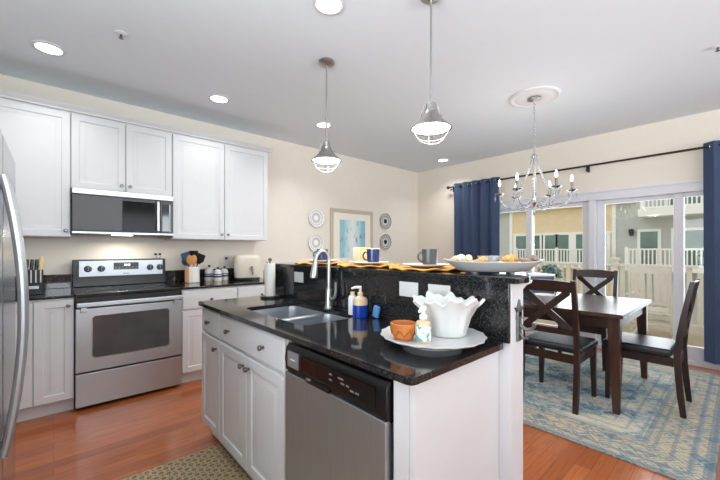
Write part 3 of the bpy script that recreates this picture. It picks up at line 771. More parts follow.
fin('bottle', MB().lathe([(0, CZ), (0.022, CZ), (0.024, CZ+0.004), (0.024, CZ+0.09), (0.018, CZ+0.102), (0.011, CZ+0.105), (0, CZ+0.105)], (lx, ly, 0), 18), 'white', t)
fin('cap', MB().lathe([(0.012, CZ+0.1052), (0.012, CZ+0.122), (0, CZ+0.123)], (lx, ly, 0), 14), 'shell', t)
b = MB(); b.box(-0.010, 0.010, -0.02, 0.02, 0, 0.062, 0.008, m=Matrix.Translation((1.224, 1.252, CZ)) @ Matrix.Rotation(R(14), 4, 'X') @ Matrix.Translation((0, 0, 0.0045)))
fin('scrub_sponge', b, 'sponge', loc=(1.216, 1.256, CZ), label='light blue sponge standing beside the blue soap', cat='sponge')
# paper towel holder
px_, py_ = 1.178, 2.305
t = thing('paper_towel_holder', (px_, py_, CZ), 'slim paper towel roll on a black stand at the far end of the counter', 'towel holder')
fin('base', MB().lathe([(0.066, CZ), (0.068, CZ+0.004), (0.066, CZ+0.014), (0, CZ+0.014)], (px_, py_, 0), 28), 'black', t)
fin('towel_roll', MB().lathe([(0.012, CZ+0.0145), (0.038, CZ+0.0145), (0.038, CZ+0.25), (0.012, CZ+0.25)], (px_, py_, 0), 28), 'paper', t)
fin('pole', MB().lathe([(0.006, CZ+0.014), (0.006, CZ+0.265), (0.013, CZ+0.272), (0.014, CZ+0.282), (0, CZ+0.292)], (px_, py_, 0), 12), 'knob', t)

# ------------------------------------------------------------------ things on the bar
def placemat(y, label):
    def w_(r, z, a): return (r*(1+(0.02*math.cos(22*a) if r > 0.1 else 0)), z+(0.004*math.cos(11*a) if r > 0.15 else 0))
    fin('placemat', MB().lathe([(0, BZ+0.0005), (0.12, BZ+0.0005), (0.192, BZ+0.005), (0.196, BZ+0.010), (0.19, BZ+0.013), (0.12, BZ+0.008), (0, BZ+0.008)], (1.450, y, 0), 66, wob=w_), 'gold', loc=(1.45, y, BZ), label=label, cat='placemat', group='golden placemats on the bar')
def plate(y, label):
    z = BZ+0.0135
    fin('dinner_plate', MB().lathe([(0, z), (0.075, z), (0.085, z+0.003), (0.125, z+0.013), (0.126, z+0.016), (0.085, z+0.007), (0, z+0.006)], (1.450, y, 0), 40), 'white', loc=(1.45, y, z), label=label, cat='plate', group='plates on the golden placemats')
def mug(x, y, mat, label, ang):
    z = BZ+0.0198
    t = thing('mug', (x, y, z), label, 'mug')
    fin('cup', MB().lathe([(0, z), (0.033, z), (0.037, z+0.004), (0.042, z+0.085), (0.040, z+0.087), (0.038, z+0.084), (0.034, z+0.01), (0, z+0.008)], (x, y, 0), 26), mat, t)
    c, s = math.cos(ang), math.sin(ang); pts = []
    for k in range(9):
        q = -PI/2+PI*k/8; pts.append((x+c*(0.038+0.026*math.cos(q)), y+s*(0.038+0.026*math.cos(q)), z+0.045+0.026*math.sin(q)))
    fin('handle', MB().tube(pts, 0.005, 8), mat, t)
for y, pos in ((2.03, 'bar far end behind the faucet'), (1.54, 'middle of the bar'), (1.10, 'bar beside the long platter')):
    placemat(y, 'round golden woven placemat at the '+pos); plate(y, 'white plate on the golden placemat at the '+pos)
LA = A+PI/2+0.2
mug(1.45, 2.03, 'navy', 'navy blue mug behind the faucet', LA)
mug(1.45, 1.50, 'navy', 'navy blue mug in the middle of the bar, in front of the tan box', LA)
mug(1.475, 1.10, 'darkgrey', 'dark grey mug standing left of the long platter', LA)
# tan gift box behind the mug
t = thing('paper_box', (1.585, 1.665, BZ), 'open tan and white paper box behind the middle navy mug', 'box')
mm = Matrix.Translation((1.562, 1.725, BZ+0.0145)) @ Matrix.Rotation(R(-52), 4, 'Z')
b = MB(); b.box(-0.055, 0.055, -0.035, 0.035, 0, 0.105, 0.002, m=mm); fin('box', b, 'tanbox', t)
b = MB(); b.box(-0.057, -0.010, -0.0365, 0.0365, 0.0, 0.1055, 0.001, m=mm); fin('sleeve', b, basic('sage_sleeve', (204, 204, 176), 0.7), t)
b = MB(); b.box(0.058, 0.118, -0.03, 0.03, 0.0, 0.098, 0.002, m=mm); fin('liner', b, 'paper', t)
# long platter with shells
t = thing('serving_platter', (1.455, 0.745, BZ), 'long grey boat-shaped platter at the near end of the bar', 'platter')
PM = Matrix.Translation((1.455, 0.745, 0)) @ Matrix.Rotation(A-PI/2-R(14), 4, 'Z') @ Matrix.Diagonal((0.89, 0.95, 1, 1))
fin('dish', MB().lathe([(0, BZ+0.006), (0.13, BZ+0.006), (0.165, BZ+0.011), (0.226, BZ+0.042), (0.238, BZ+0.050), (0.236, BZ+0.053), (0.22, BZ+0.050), (0.16, BZ+0.017), (0, BZ+0.012)], n=56, m=PM, sy=0.55, wob=lambda r, z, a: (r, z+(0.010*abs(math.cos(a))**6 if r > 0.2 else 0))), 'platter', t)
for k in (-1, 1):
    for j in (-1, 1): fin('foot', MB().lathe([(0.014, BZ), (0.016, BZ+0.007), (0, BZ+0.008)], n=10, m=PM @ Matrix.Translation((0.085*k, 0.035*j, 0))), 'platter', t)
def pl(u, v): p = PM @ Vector((u, v, 0)); return p.x, p.y
def cone_shell(u, v, r, L, ang, mat, label):
    x, y = pl(u, v); z = BZ+0.050+r
    c = MB(); pts = []; rs = []
    for k in range(22):
        s = k/21; pts.append((x+math.cos(ang)*L*(s-0.5), y+math.sin(ang)*L*(s-0.5), z-r*0.75*s)); rs.append(max(0.0015, r*math.sin(PI*(0.12+0.88*s))**0.8*(1+0.10*math.cos(s*34))*(1.15-0.75*s)))
    c.tube(pts, rs, 12); fin('seashell', c, mat, loc=(x, y, z), label=label, cat='seashell', group='seashells on the platter')
def fan_shell(u, v, r, tilt, mat, label):
    x, y = pl(u, v); z = BZ+0.036
    mm = Matrix.Translation((x, y, z)) @ Matrix.Rotation(tilt, 4, 'Z') @ Matrix.Rotation(R(25), 4, 'X')
    fin('scallop_shell', MB().lathe([(0, 0.012), (r*0.4, 0.010), (r*0.8, 0.003), (r, -0.006), (r*0.96, -0.008), (r*0.5, 0.004), (0, 0.007)], n=48, m=mm, wob=lambda q, zz, a: (q*(1+0.05*math.cos(14*a))*(1-0.25*max(0, math.cos(a))), zz+0.0015*math.cos(14*a))), mat, loc=(x, y, z), label=label, cat='seashell', group='seashells on the platter')
fan_shell(-0.165, 0.0, 0.034, 0.4, 'shell', 'cream scallop shell at the left end of the platter')
cone_shell(-0.115, -0.03, 0.018, 0.075, 0.6, 'shell', 'cream spiral shell left of the glass jar on the platter')
fan_shell(-0.10, 0.045, 0.032, 2.0, 'shell', 'cream scallop shell behind the spiral shell on the platter')
cone_shell(-0.06, -0.055, 0.014, 0.06, 2.3, 'shell3', 'apricot spiral shell in front of the glass jar on the platter')
fan_shell(0.045, -0.02, 0.033, 1.0, 'white', 'white scallop shell in the middle of the platter')
cone_shell(0.10, -0.01, 0.018, 0.085, -0.55, 'shell3', 'apricot spiral shell right of the middle of the platter')
fan_shell(0.105, 0.045, 0.030, 0.2, 'shell3', 'apricot scallop shell at the back of the platter')
fan_shell(0.175, 0.0, 0.030, 3.2, 'shell2', 'brown scallop shell at the right end of the platter')
cone_shell(0.15, -0.035, 0.013, 0.055, -1.2, 'shell2', 'small brown spiral shell at the right end of the platter')
cone_shell(-0.18, 0.035, 0.016, 0.06, 1.9, 'shell', 'small cream spiral shell behind the left scallop on the platter')
cone_shell(-0.14, 0.03, 0.019, 0.07, 0.2, 'white', 'white spiral shell among the cream shells on the platter')
cone_shell(0.075, 0.03, 0.019, 0.08, 2.6, 'shell3', 'apricot spiral shell lying crosswise behind the others on the platter')
cone_shell(0.19, 0.03, 0.018, 0.06, 0.9, 'shell2', 'knobbly brown shell at the far right tip of the platter')
gx, gy = pl(-0.012, 0.03); gz = BZ+0.0135
t = thing('votive_glass', (gx, gy, gz), 'short clear glass dish standing among the shells on the platter', 'glass')
fin('cup', MB().lathe([(0, gz), (0.034, gz), (0.045, gz+0.05), (0.050, gz+0.062), (0.047, gz+0.062), (0.042, gz+0.05), (0.031, gz+0.005), (0, gz+0.005)], (gx, gy, 0), 24), basic('frosted_glass', (226, 224, 226), 0.15, Transmission_Weight=0.6), t)

# ------------------------------------------------------------------ things on the wall counters
kx, ky = -0.135, 3.70
t = thing('knife_block', (kx, ky, CZ), 'black knife block with a row of knives left of the oven range', 'knife block')
fin('block', MB().box(kx-0.072, kx+0.072, ky-0.05, ky+0.06, CZ, CZ+0.195, 0.006), 'black', t)
fin('plaque', MB().box(kx-0.02, kx+0.048, ky-0.0515, ky-0.049, CZ+0.045, CZ+0.07, 0.001), 'steel', t)
for k in range(5):
    u = kx-0.05+k*0.027
    kn = fin('knife', MB().box(u-0.004, u+0.004, ky-0.0525, ky-0.049, CZ+0.095, CZ+0.192, 0.0005), 'plastic', t)
    hh = MB(); hh.tube([(u, ky-0.03, CZ+0.19), (u+0.003, ky-0.03, CZ+0.23), (u+0.006, ky-0.028, CZ+0.275 if k != 4 else CZ+0.30)], [0.010, 0.012, 0.010] if k < 4 else [0.012, 0.017, 0.012], 10)
    fin('knife_handle', hh, 'black' if k < 4 else 'shell', kn)
cx, cy = 1.105, 3.93
t = thing('utensil_crock', (cx, cy, CZ), 'tan and white crock of cooking utensils right of the oven range', 'crock')
fin('jar', MB().lathe([(0, CZ), (0.068, CZ), (0.072, CZ+0.004), (0.072, CZ+0.168), (0.068, CZ+0.17), (0.064, CZ+0.166), (0.064, CZ+0.012), (0, CZ+0.01)], (cx, cy, 0), 30), 'crock', t)
vr = Vector((0.745, -0.667, 0))      # sideways in the photograph
def utensil(name, s, lean, top, mat, label, kind, depth=0.0):
    b = Vector((cx, cy, CZ+0.014)) + vr*(s*0.3) + Vector((0.667, 0.745, 0))*depth; e = Vector((cx, cy, CZ+top)) + vr*lean + Vector((0.667, 0.745, 0))*depth
    dr = (e-b).normalized(); h = e - dr*0.085
    o = MB(); o.tube([b, h], 0.0055, 8)
    side = (vr - dr*vr.dot(dr)).normalized(); nn = side.cross(dr).normalized()
    fm = frame(h, side, dr, nn)
    if kind == 'spoon': o.ball(h+dr*0.042, 0.036, 14, 10, m=frame((0, 0, 0), side, dr, nn) @ Matrix.Diagonal((0.95, 1.5, 0.3, 1)))
    elif kind == 'turner': o.prism([(-0.018, -0.01), (0.018, -0.01), (0.050, 0.03), (0.047, 0.10), (-0.047, 0.10), (-0.050, 0.03)], fm, -0.003, 0.003, 0.001)
    elif kind == 'ladle': o.lathe([(0, -0.03), (0.02, -0.024), (0.046, 0), (0.043, 0), (0.018, -0.02), (0, -0.026)], n=16, m=frame(h+dr*0.04, side, dr, nn))
    fin(name, o, mat, loc=tuple(b), label=label, cat='utensil')
utensil('wooden_spoon', -0.02, -0.014, 0.285, 'utwood', 'left of the two wooden spoons in the crock', 'spoon', -0.032)
utensil('wooden_spoon', 0.045, 0.036, 0.285, 'utwood', 'right of the two wooden spoons in the crock', 'spoon', -0.034)
utensil('spatula', 0.05, -0.075, 0.305, 'teal', 'dark blue silicone spatula leaning left in the crock', 'turner', -0.004)
utensil('ladle', 0.13, -0.100, 0.262, 'teal', 'blue ladle leaning furthest left in the crock', 'ladle', 0.018)
utensil('spatula', -0.02, 0.10, 0.29, 'black', 'black spatula leaning right in the crock', 'turner', -0.014)
utensil('turner', 0.0, 0.0, 0.325, 'black', 'black turner standing behind the wooden spoons in the crock', 'turner', 0.03)
for x, y, s, lab in ((1.312, 4.03, 1.12, 'tallest blue-banded canister with a dark knob, next to the utensil crock'), (1.362, 3.90, 0.95, 'middle blue-banded canister standing in front of its pair'), (1.462, 3.975, 0.98, 'right blue-banded canister beside the air fryer')):
    t = thing('canister', (x, y, CZ), lab, 'canister', 'blue-banded canisters')
    r = 0.044*s; h = 0.112*s
    fin('jar', MB().lathe([(0, CZ), (r*0.92, CZ), (r, CZ+0.006), (r, CZ+h*0.86), (r*0.85, CZ+h), (0, CZ+h)], (x, y, 0), 24), 'jar', t)
    l = fin('lid', MB().lathe([(r*0.82, CZ+h), (r*0.86, CZ+h+0.012), (r*0.4, CZ+h+0.024), (0, CZ+h+0.025)], (x, y, 0), 20), 'white', t)
    fin('lid_knob', MB().lathe([(0.007, CZ+h+0.023), (0.008, CZ+h+0.032), (0.015, CZ+h+0.040), (0.012, CZ+h+0.050), (0, CZ+h+0.053)], (x, y, 0), 12), 'black', l)
ax_, ay_ = 1.70, 3.90
t = thing('air_fryer', (ax_, ay_, CZ), 'cream air fryer with a black base on the right end of the wall counter', 'air fryer')
AM = Matrix.Translation((ax_, ay_, 0)) @ Matrix.Rotation(R(-20), 4, 'Z')
def rr_(r, z, a):
    c, s = abs(math.cos(a)), abs(math.sin(a)); return (r/((c**4+s**4)**0.25)*0.985, z)
fin('base', MB().lathe([(0, CZ), (0.135, CZ), (0.142, CZ+0.004), (0.142, CZ+0.028), (0, CZ+0.028)], n=48, m=AM, sy=0.95, wob=rr_), 'black', t)
fin('housing', MB().lathe([(0, CZ+0.0285), (0.140, CZ+0.0285), (0.146, CZ+0.04), (0.150, CZ+0.14), (0.145, CZ+0.26), (0.13, CZ+0.285), (0.09, CZ+0.295), (0, CZ+0.297)], n=48, m=AM, sy=0.95, wob=rr_), 'cream', t)
FM = AM @ frame((0, -0.1395, 0), X, Z, -Y)
fin('basket_front', MB().prism(rrect(0.13, 0.20, 0.02), FM @ Matrix.Translation((-0.02, CZ+0.055, 0)), -0.02, 0.004, 0.002), 'cream', t)
fin('handle', MB().tube([FM @ Vector((0.04, CZ+0.15, 0.002)), FM @ Vector((0.04, CZ+0.15, 0.03)), FM @ Vector((0.045, CZ+0.12, 0.045)), FM @ Vector((0.05, CZ+0.07, 0.042))], [0.014, 0.015, 0.012, 0.009], 10), 'knob', t)
ox, oy = 1.885, 3.80
t = thing('oil_bottle', (ox, oy, CZ), 'small clear oil bottle with a black pourer right of the air fryer', 'bottle')
fin('bottle', MB().lathe([(0, CZ), (0.028, CZ), (0.03, CZ+0.005), (0.03, CZ+0.09), (0.014, CZ+0.125), (0.012, CZ+0.15), (0, CZ+0.15)], (ox, oy, 0), 18), basic('pale_bottle_glass', (222, 218, 206), 0.12, Transmission_Weight=0.5), t)
fin('pourer', MB().tube([(ox, oy, CZ+0.15), (ox, oy, CZ+0.165), (ox+0.02, oy-0.012, CZ+0.20)], [0.013, 0.012, 0.008], 10), 'black', t)
for k, x in enumerate((0.792, 0.832)):
    y, z = 4.09, 1.1725
    t = thing('shaker', (x, y, z), ('left' if k == 0 else 'right')+' of the two black and white shakers on top of the range backguard', 'shaker', 'shakers on the range')
    fin('body', MB().lathe([(0, z), (0.013, z), (0.015, z+0.004), (0.011, z+0.028), (0.012, z+0.034), (0, z+0.036)], (x, y, 0), 14), basic('spotted_ceramic', (205, 200, 192), 0.3, var=0.75, scale=70), t)
    fin('cap', MB().ball((x, y, z+0.043), 0.0135, 12, 8), 'black', t)
t = thing('wall_outlet', (1.554, WY, 1.14), 'white wall outlet with a dark plug behind the canisters', 'outlet')
fin('plate', MB().box(1.519, 1.589, WY-0.006, WY, 1.083, 1.197, 0.002), 'plastic', t)
fin('socket', MB().prism(rrect(0.03, 0.03, 0.006), face_y(1.539, WY-0.006, 1.10), -0.001, 0.0015), 'plastic', t)
fin('plug', MB().box(1.530, 1.553, WY-0.03, WY-0.005, 1.148, 1.176, 0.003), 'charcoal', t)

# ------------------------------------------------------------------ wall decor
for x, z, mt, lab in ((2.84, 1.728, 'plate_silver', 'upper silver and white plate left of the framed print'), (2.84, 1.368, 'plate_silver', 'lower silver and white plate left of the framed print'), (4.29, 1.758, 'plate_black', 'upper grey plate with black centre right of the framed print'), (4.29, 1.40, 'plate_black', 'lower grey plate with black centre right of the framed print')):
    mm = frame((x, WY-0.001, z), X, Z, -Y)
    fin('wall_plate', MB().lathe([(0, 0.0), (0.07, 0.0), (0.085, 0.008), (0.135, 0.022), (0.137, 0.026), (0.085, 0.014), (0, 0.008)], n=40, m=mm, wob=lambda r, z_, a: (r*(1+(0.02*math.cos(14*a) if r > 0.1 else 0)), z_)), mt, loc=(x, WY-0.001, z), label=lab, cat='plate')
t = thing('framed_print', (3.54, WY, 1.42), 'large framed aqua print with wide cream mat on the far wall', 'picture')
a, b_, z0, z1 = 3.10, 3.98, 0.96, 1.895
FR = [(0, 0), (0, 0.022), (0.008, 0.028), (0.05, 0.024), (0.058, 0.012)]
fin('frame', MB().rings(face_y(a, WY-0.001, z0), b_-a, z1-z0, FR), 'frame', t, sharp=20)
mb_ = fin('mat_board', MB().box(a+0.058, b_-0.058, WY-0.0165, WY-0.012, z0+0.058, z1-0.058), 'board', t)
pr_ = fin('print', MB().box(a+0.175, b_-0.175, WY-0.019, WY-0.016, z0+0.18, z1-0.165), 'print', mb_)

# ------------------------------------------------------------------ lamps
def downlight(x, y, label, power=3.2):
    t = thing('downlight', (x, y, HC), label, 'ceiling light', 'recessed ceiling lights')
    fin('trim_ring', MB().lathe([(0.076, HC-0.0005), (0.100, HC-0.0005), (0.100, HC-0.005), (0.076, HC-0.009)], (x, y, 0), 36, wob=lambda r, z, a: (r, z)), 'trim', t)
    fin('lens', MB().lathe([(0.0765, HC-0.001), (0.0765, HC-0.006), (0.04, HC-0.008), (0, HC-0.0085)], (x, y, 0), 36), 'lens', t)
    area_light('downlight_glow', (x, y, HC-0.02), (0, 0, 0), 0.15, 0.15, power, (1.0, 0.99, 0.97), R(125), disk=True)
downlight(-0.027, 3.375, 'round recessed ceiling light over the left wall cabinets')
downlight(1.198, 3.40, 'round recessed ceiling light over the right wall cabinets')
downlight(2.367, 3.29, 'round recessed ceiling light behind the left pendant', 6)
downlight(1.228, 1.652, 'round recessed ceiling light over the sink, at the top of the photo')
downlight(4.758, 3.278, 'round recessed ceiling light near the far corner, above the curtain', 4.5)
def pendant(x, y, label):
    t = thing('pendant_lamp', (x, y, HC), label, 'pendant lamp')
    fin('canopy', MB().lathe([(0.062, HC), (0.064, HC-0.012), (0.05, HC-0.024), (0.012, HC-0.032), (0, HC-0.033)], (x, y, 0), 28), 'nickel', t)
    fin('rod', MB().tube([(x, y, HC-0.03), (x, y, 2.10)], 0.0065, 8), 'nickel', t)
    s = fin('shade', MB().lathe([(0.010, 2.115), (0.028, 2.108), (0.031, 2.075), (0.038, 2.068), (0.038, 2.058), (0.046, 2.04), (0.072, 2.005), (0.114, 1.966), (0.119, 1.958), (0.113, 1.958), (0.068, 1.998), (0.04, 2.035), (0.03, 2.05), (0.008, 2.05)], (x, y, 0), 36, wob=lambda r, z, a: (r, z)), 'nickel', t)
    for q in (-1, 1):
        fin('yoke', MB().tube([(x+q*u*vr.x, y+q*u*vr.y, zz_) for u, zz_ in ((0.034, 2.105), (0.046, 2.08), (0.060, 2.03))], 0.004, 6), 'nickel', s)
    fin('bulb', MB().lathe([(0.012, 2.05), (0.03, 2.03), (0.07, 1.985), (0.106, 1.962), (0.06, 1.957), (0, 1.955)], (x, y, 0), 30), 'bulb', t)
    c = MB()
    for k in range(4):
        a = PI/4+k*PI/2; c.tube([(x+q*math.cos(a), y+q*math.sin(a), zz_) for q, zz_ in ((0.105, 1.962), (0.09, 1.93), (0.07, 1.90), (0.04, 1.878), (0.0, 1.872))], 0.0014, 6)
    c.tube([(x+0.080*math.cos(k*PI/12), y+0.080*math.sin(k*PI/12), 1.916) for k in range(24)], 0.0014, 6, closed=True)
    fin('cage', c, 'pewter', t)
    area_light('pendant_glow', (x, y, 1.950), (0, 0, 0), 0.18, 0.18, 6, (1, 0.94, 0.86), disk=True)
pendant(1.592, 2.174, 'nickel pendant lamp on a rod over the far end of the bar')
pendant(1.622, 1.199, 'nickel pendant lamp on a rod over the near half of the bar')

# chandelier
hx, hy = 3.445, 1.337
fin('ceiling_medallion', MB().lathe([(0, HC-0.001), (0.225, HC-0.001), (0.225, HC-0.010), (0.205, HC-0.018), (0.185, HC-0.012), (0.16, HC-0.012), (0.145, HC-0.020), (0.10, HC-0.016), (0, HC-0.016)], (hx, hy, 0), 56), 'trim', loc=(hx, hy, HC), label='round white ceiling medallion above the chandelier', cat='ceiling medallion')
t = thing('chandelier', (hx, hy, HC), 'six-arm crystal chandelier with lit candle bulbs over the dining table', 'chandelier')
fin('canopy', MB().lathe([(0.06, HC-0.0165), (0.062, HC-0.028), (0.03, HC-0.042), (0.008, HC-0.046), (0, HC-0.046)], (hx, hy, 0), 24), 'nickel', t)
ch = MB(); z = HC-0.046; k = 0
while z > 2.19:
    d = X if k % 2 == 0 else Y
    ch.tube([(hx+d.x*0.008*math.cos(q*PI/5), hy+d.y*0.008*math.cos(q*PI/5), z-0.014+0.017*math.sin(q*PI/5)) for q in range(10)], 0.0024, 5, closed=True); z -= 0.027; k += 1
fin('chain', ch, 'nickel', t)
fin('hub', MB().lathe([(0.004, 2.225), (0.02, 2.215), (0.032, 2.20), (0.034, 2.19), (0.012, 2.18), (0.009, 2.0), (0.02, 1.97), (0.011, 1.94), (0.010, 1.80), (0.03, 1.775), (0.034, 1.75), (0.014, 1.72), (0.008, 1.70), (0, 1.698)], (hx, hy, 0), 20), 'chrome', t)
fin('finial_drop', MB().lathe([(0, 1.698), (0.006, 1.69), (0.018, 1.66), (0.012, 1.64), (0, 1.615)], (hx, hy, 0), 8), 'bead', t, flat=True)
base = math.atan2(hy, hx) - PI/2
for k in range(6):
    a = base + k*PI/3 + 0.06; c, s = math.cos(a), math.sin(a)
    arm = [(0.02, 1.765), (0.07, 1.72), (0.14, 1.695), (0.21, 1.70), (0.27, 1.735), (0.305, 1.79), (0.31, 1.835)]
    ar = fin('arm', MB().tube([(hx+c*r, hy+s*r, zz_) for r, zz_ in arm], 0.0065, 8), 'bead', t, label='clear glass arm')
    cxk, cyk = hx+c*0.31, hy+s*0.31
    fin('drip_cup', MB().lathe([(0.008, 1.832), (0.03, 1.840), (0.046, 1.852), (0.044, 1.855), (0.022, 1.848), (0, 1.848)], (cxk, cyk, 0), 18), 'chrome', ar)
    fin('candle_sleeve', MB().lathe([(0.012, 1.848), (0.012, 1.93), (0, 1.932)], (cxk, cyk, 0), 12), 'knob', ar)
    fin('flame_bulb', MB().lathe([(0.006, 1.932), (0.011, 1.945), (0.012, 1.957), (0.008, 1.978), (0.003, 1.994), (0, 1.996)], (cxk, cyk, 0), 12), 'flame', ar)
    for q in range(3):
        ex, ey = cxk+0.04*math.cos(a+q*2*PI/3), cyk+0.04*math.sin(a+q*2*PI/3)
        fin('crystal_drop', MB().lathe([(0, 1.846), (0.005, 1.838), (0.002, 1.828), (0.009, 1.81), (0, 1.775)], (ex, ey, 0), 6), 'bead', ar)
    aa = a + PI/6; c2, s2 = math.cos(aa), math.sin(aa)
    st_ = MB()
    for q in range(24):
        f = q/23; r = 0.03+0.165*f**1.7; zz_ = 2.192-0.39*f
        st_.ball((hx+c2*r, hy+s2*r, zz_), 0.0095, 8, 6)
    fin('bead_strand', st_, 'bead', t, label='hanging strand of clear beads')
    sw = MB()
    for q in range(12):
        f = q/11; an = aa + f*PI/3; r = 0.195-0.05*math.sin(PI*f); zz_ = 1.80-0.085*math.sin(PI*f)
        sw.ball((hx+math.cos(an)*r, hy+math.sin(an)*r, zz_), 0.008, 8, 6)
    fin('bead_swag', sw, 'bead', t, label='draped swag of clear beads')
for q in t.children:                                  # whole frame hangs a little lower on its chain
    if not q.name.startswith(('canopy', 'chain')): q.location.z -= 0.034
pl_ = bpy.data.lights.new('chandelier_glow', 'POINT'); pl_.energy = 6; pl_.color = (1, 0.92, 0.8); pl_.shadow_soft_size = 0.25
plo = bpy.data.objects.new('chandelier_glow', pl_); COL.objects.link(plo); plo.location = (hx, hy, 2.02)

for x, y, lab in ((0.34, 2.815, 'small white fire sprinkler on the ceiling above the kitchen aisle'), (3.577, 0.12, 'small fire sprinkler on the ceiling at the right edge above the dining area')):
    t = thing('fire_sprinkler', (x, y, HC), lab, 'sprinkler')
    fin('escutcheon', MB().lathe([(0.034, HC-0.0005), (0.036, HC-0.006), (0.018, HC-0.012), (0, HC-0.012)], (x, y, 0), 20), 'trim', t)
    b = MB(); b.lathe([(0.008, HC-0.012), (0.007, HC-0.03), (0.014, HC-0.034), (0.014, HC-0.037), (0, HC-0.037)], (x, y, 0), 12); fin('nozzle', b, 'knob', t)

# ------------------------------------------------------------------ curtains and rod
t = thing('curtain_rod', (5.085, 1.4, 2.337), 'long thin dark curtain rod above the glass doors', 'curtain rod')
fin('rod', MB().tube([(5.085, 3.39, 2.337), (5.085, -0.75, 2.337)], 0.0125, 10), 'iron', t)
for yy in (3.40, -0.76): fin('finial', MB().ball((5.085, yy, 2.337), 0.028, 14, 10), 'iron', t)
for yy in (3.345, 1.335, -0.7):
    b = MB(); b.box(5.155, WX-0.001, yy-0.012, yy+0.012, 2.27, 2.345, 0.003); b.tube([(5.16, yy, 2.30), (5.10, yy, 2.305), (5.085, yy, 2.322)], 0.006, 8); b.tube([(5.085, yy, 2.30), (5.085, yy, 2.268)], 0.008, 8)
    fin('bracket', b, 'iron', t)
def curtain(y0, y1, folds, label):
    t = thing('curtain', (5.085, (y0+y1)/2, 0.06), label, 'curtain')
    b = MB(); n = folds*12; rows = []
    zs = [0.09, 0.5, 1.0, 1.5, 2.0, 2.25, 2.337, 2.385]
    def px(k, z, side):
        s = k/n; f = 0.92+0.08*(2.385-z)/2.3
        ph = 2*PI*folds*s + 0.5*math.sin(3.1*s+z*0.4)
        amp = 0.036*(1+0.25*math.sin(9*s+z))*f
        yy = y0+(y1-y0)*s+0.010*math.sin(2*ph)
        return (5.085+amp*math.cos(ph)+side*0.002, yy, z)
    for side in (1, -1):
        rows.append([[b.bm.verts.new(px(k, z, side)) for k in range(n+1)] for z in zs])
    for g in rows:
        for i in range(len(zs)-1):
            for k in range(n): b.bm.faces.new((g[i][k], g[i][k+1], g[i+1][k+1], g[i+1][k]))
    for i in range(len(zs)-1):
        for k in (0, n): b.bm.faces.new((rows[0][i][k], rows[1][i][k], rows[1][i+1][k], rows[0][i+1][k]))
    for i in (0, len(zs)-1):
        for k in range(n): b.bm.faces.new((rows[0][i][k], rows[0][i][k+1], rows[1][i][k+1], rows[1][i][k]))
    fin('cloth', b, 'curtain', t, sharp=80)
    for q in range(folds*2):
        s = (q+0.5)/(folds*2); yy = y0+(y1-y0)*s
        fin('grommet', MB().tube([(5.085+0.022*math.cos(v*PI/8), yy, 2.337+0.022*math.sin(v*PI/8)) for v in range(16)], 0.0035, 6, closed=True), 'chrome', t)
curtain(3.30, 2.50, 5, 'navy blue curtain panel hanging left of the glass doors')
curtain(0.272, -0.60, 5, 'navy blue curtain panel at the right edge of the photo')

# ------------------------------------------------------------------ rugs
rx0, rx1, ry0, ry1 = 2.54, 5.0, 0.10, 3.10
fin('area_rug', MB().box(rx0, rx1, ry0, ry1, 0.0005, 0.010, 0.003), rug_mat((rx1-rx0)/2, (ry1-ry0)/2), loc=((rx0+rx1)/2, (ry0+ry1)/2, 0), label='faded blue and cream patterned area rug under the dining table', cat='rug')
fin('kitchen_mat', MB().box(0.06, 0.806, 0.75, 2.262, 0.0005, 0.009, 0.003), mat_mat(), loc=(0.42, 1.5, 0), label='tan kitchen mat with small dark motifs in front of the sink cabinets', cat='rug')
GZ = 0.0102

# ------------------------------------------------------------------ dining table and chairs
tx0, tx1, ty0, ty1, TZ2 = 3.16, 4.36, 0.595, 2.07, 0.775
t = thing('dining_table', ((tx0+tx1)/2, (ty0+ty1)/2, GZ), 'dark walnut dining table with tapered legs on the rug', 'table')
fin('tabletop', MB().box(tx0, tx1, ty0, ty1, TZ2-0.032, TZ2, 0.006), 'tabletop', t)
a = MB(); i = 0.045
a.box(tx0+i, tx1-i, ty0+i, ty0+i+0.022, TZ2-0.125, TZ2-0.032); a.box(tx0+i, tx1-i, ty1-i-0.022, ty1-i, TZ2-0.125, TZ2-0.032)
a.box(tx0+i, tx0+i+0.022, ty0+i+0.022, ty1-i-0.022, TZ2-0.125, TZ2-0.032); a.box(tx1-i-0.022, tx1-i, ty0+i+0.022, ty1-i-0.022, TZ2-0.125, TZ2-0.032)
fin('apron', a, 'wood', t)
for cx_, sx_ in ((tx0+0.025, 1), (tx1-0.025, -1)):
    for cy_, sy_ in ((ty0+0.025, 1), (ty1-0.025, -1)):
        l = MB(); pts = []
        for zz_, w_ in ((GZ, 0.045), (TZ2-0.14, 0.078), (TZ2-0.033, 0.078)):
            pts.append([l.bm.verts.new((cx_+sx_*p*w_, cy_+sy_*q*w_, zz_)) for p, q in ((0, 0), (1, 0), (1, 1), (0, 1))])
        for u_, v_ in zip(pts, pts[1:]):
            for k in range(4): l.bm.faces.new((u_[k], u_[(k+1) % 4], v_[(k+1) % 4], v_[k]))
        l.bm.faces.new(pts[0]); l.bm.faces.new(pts[-1])
        bmesh.ops.bevel(l.bm, geom=list(l.bm.edges), offset=0.004, segments=2, affect='EDGES')
        fin('leg', l, 'tableleg', t)

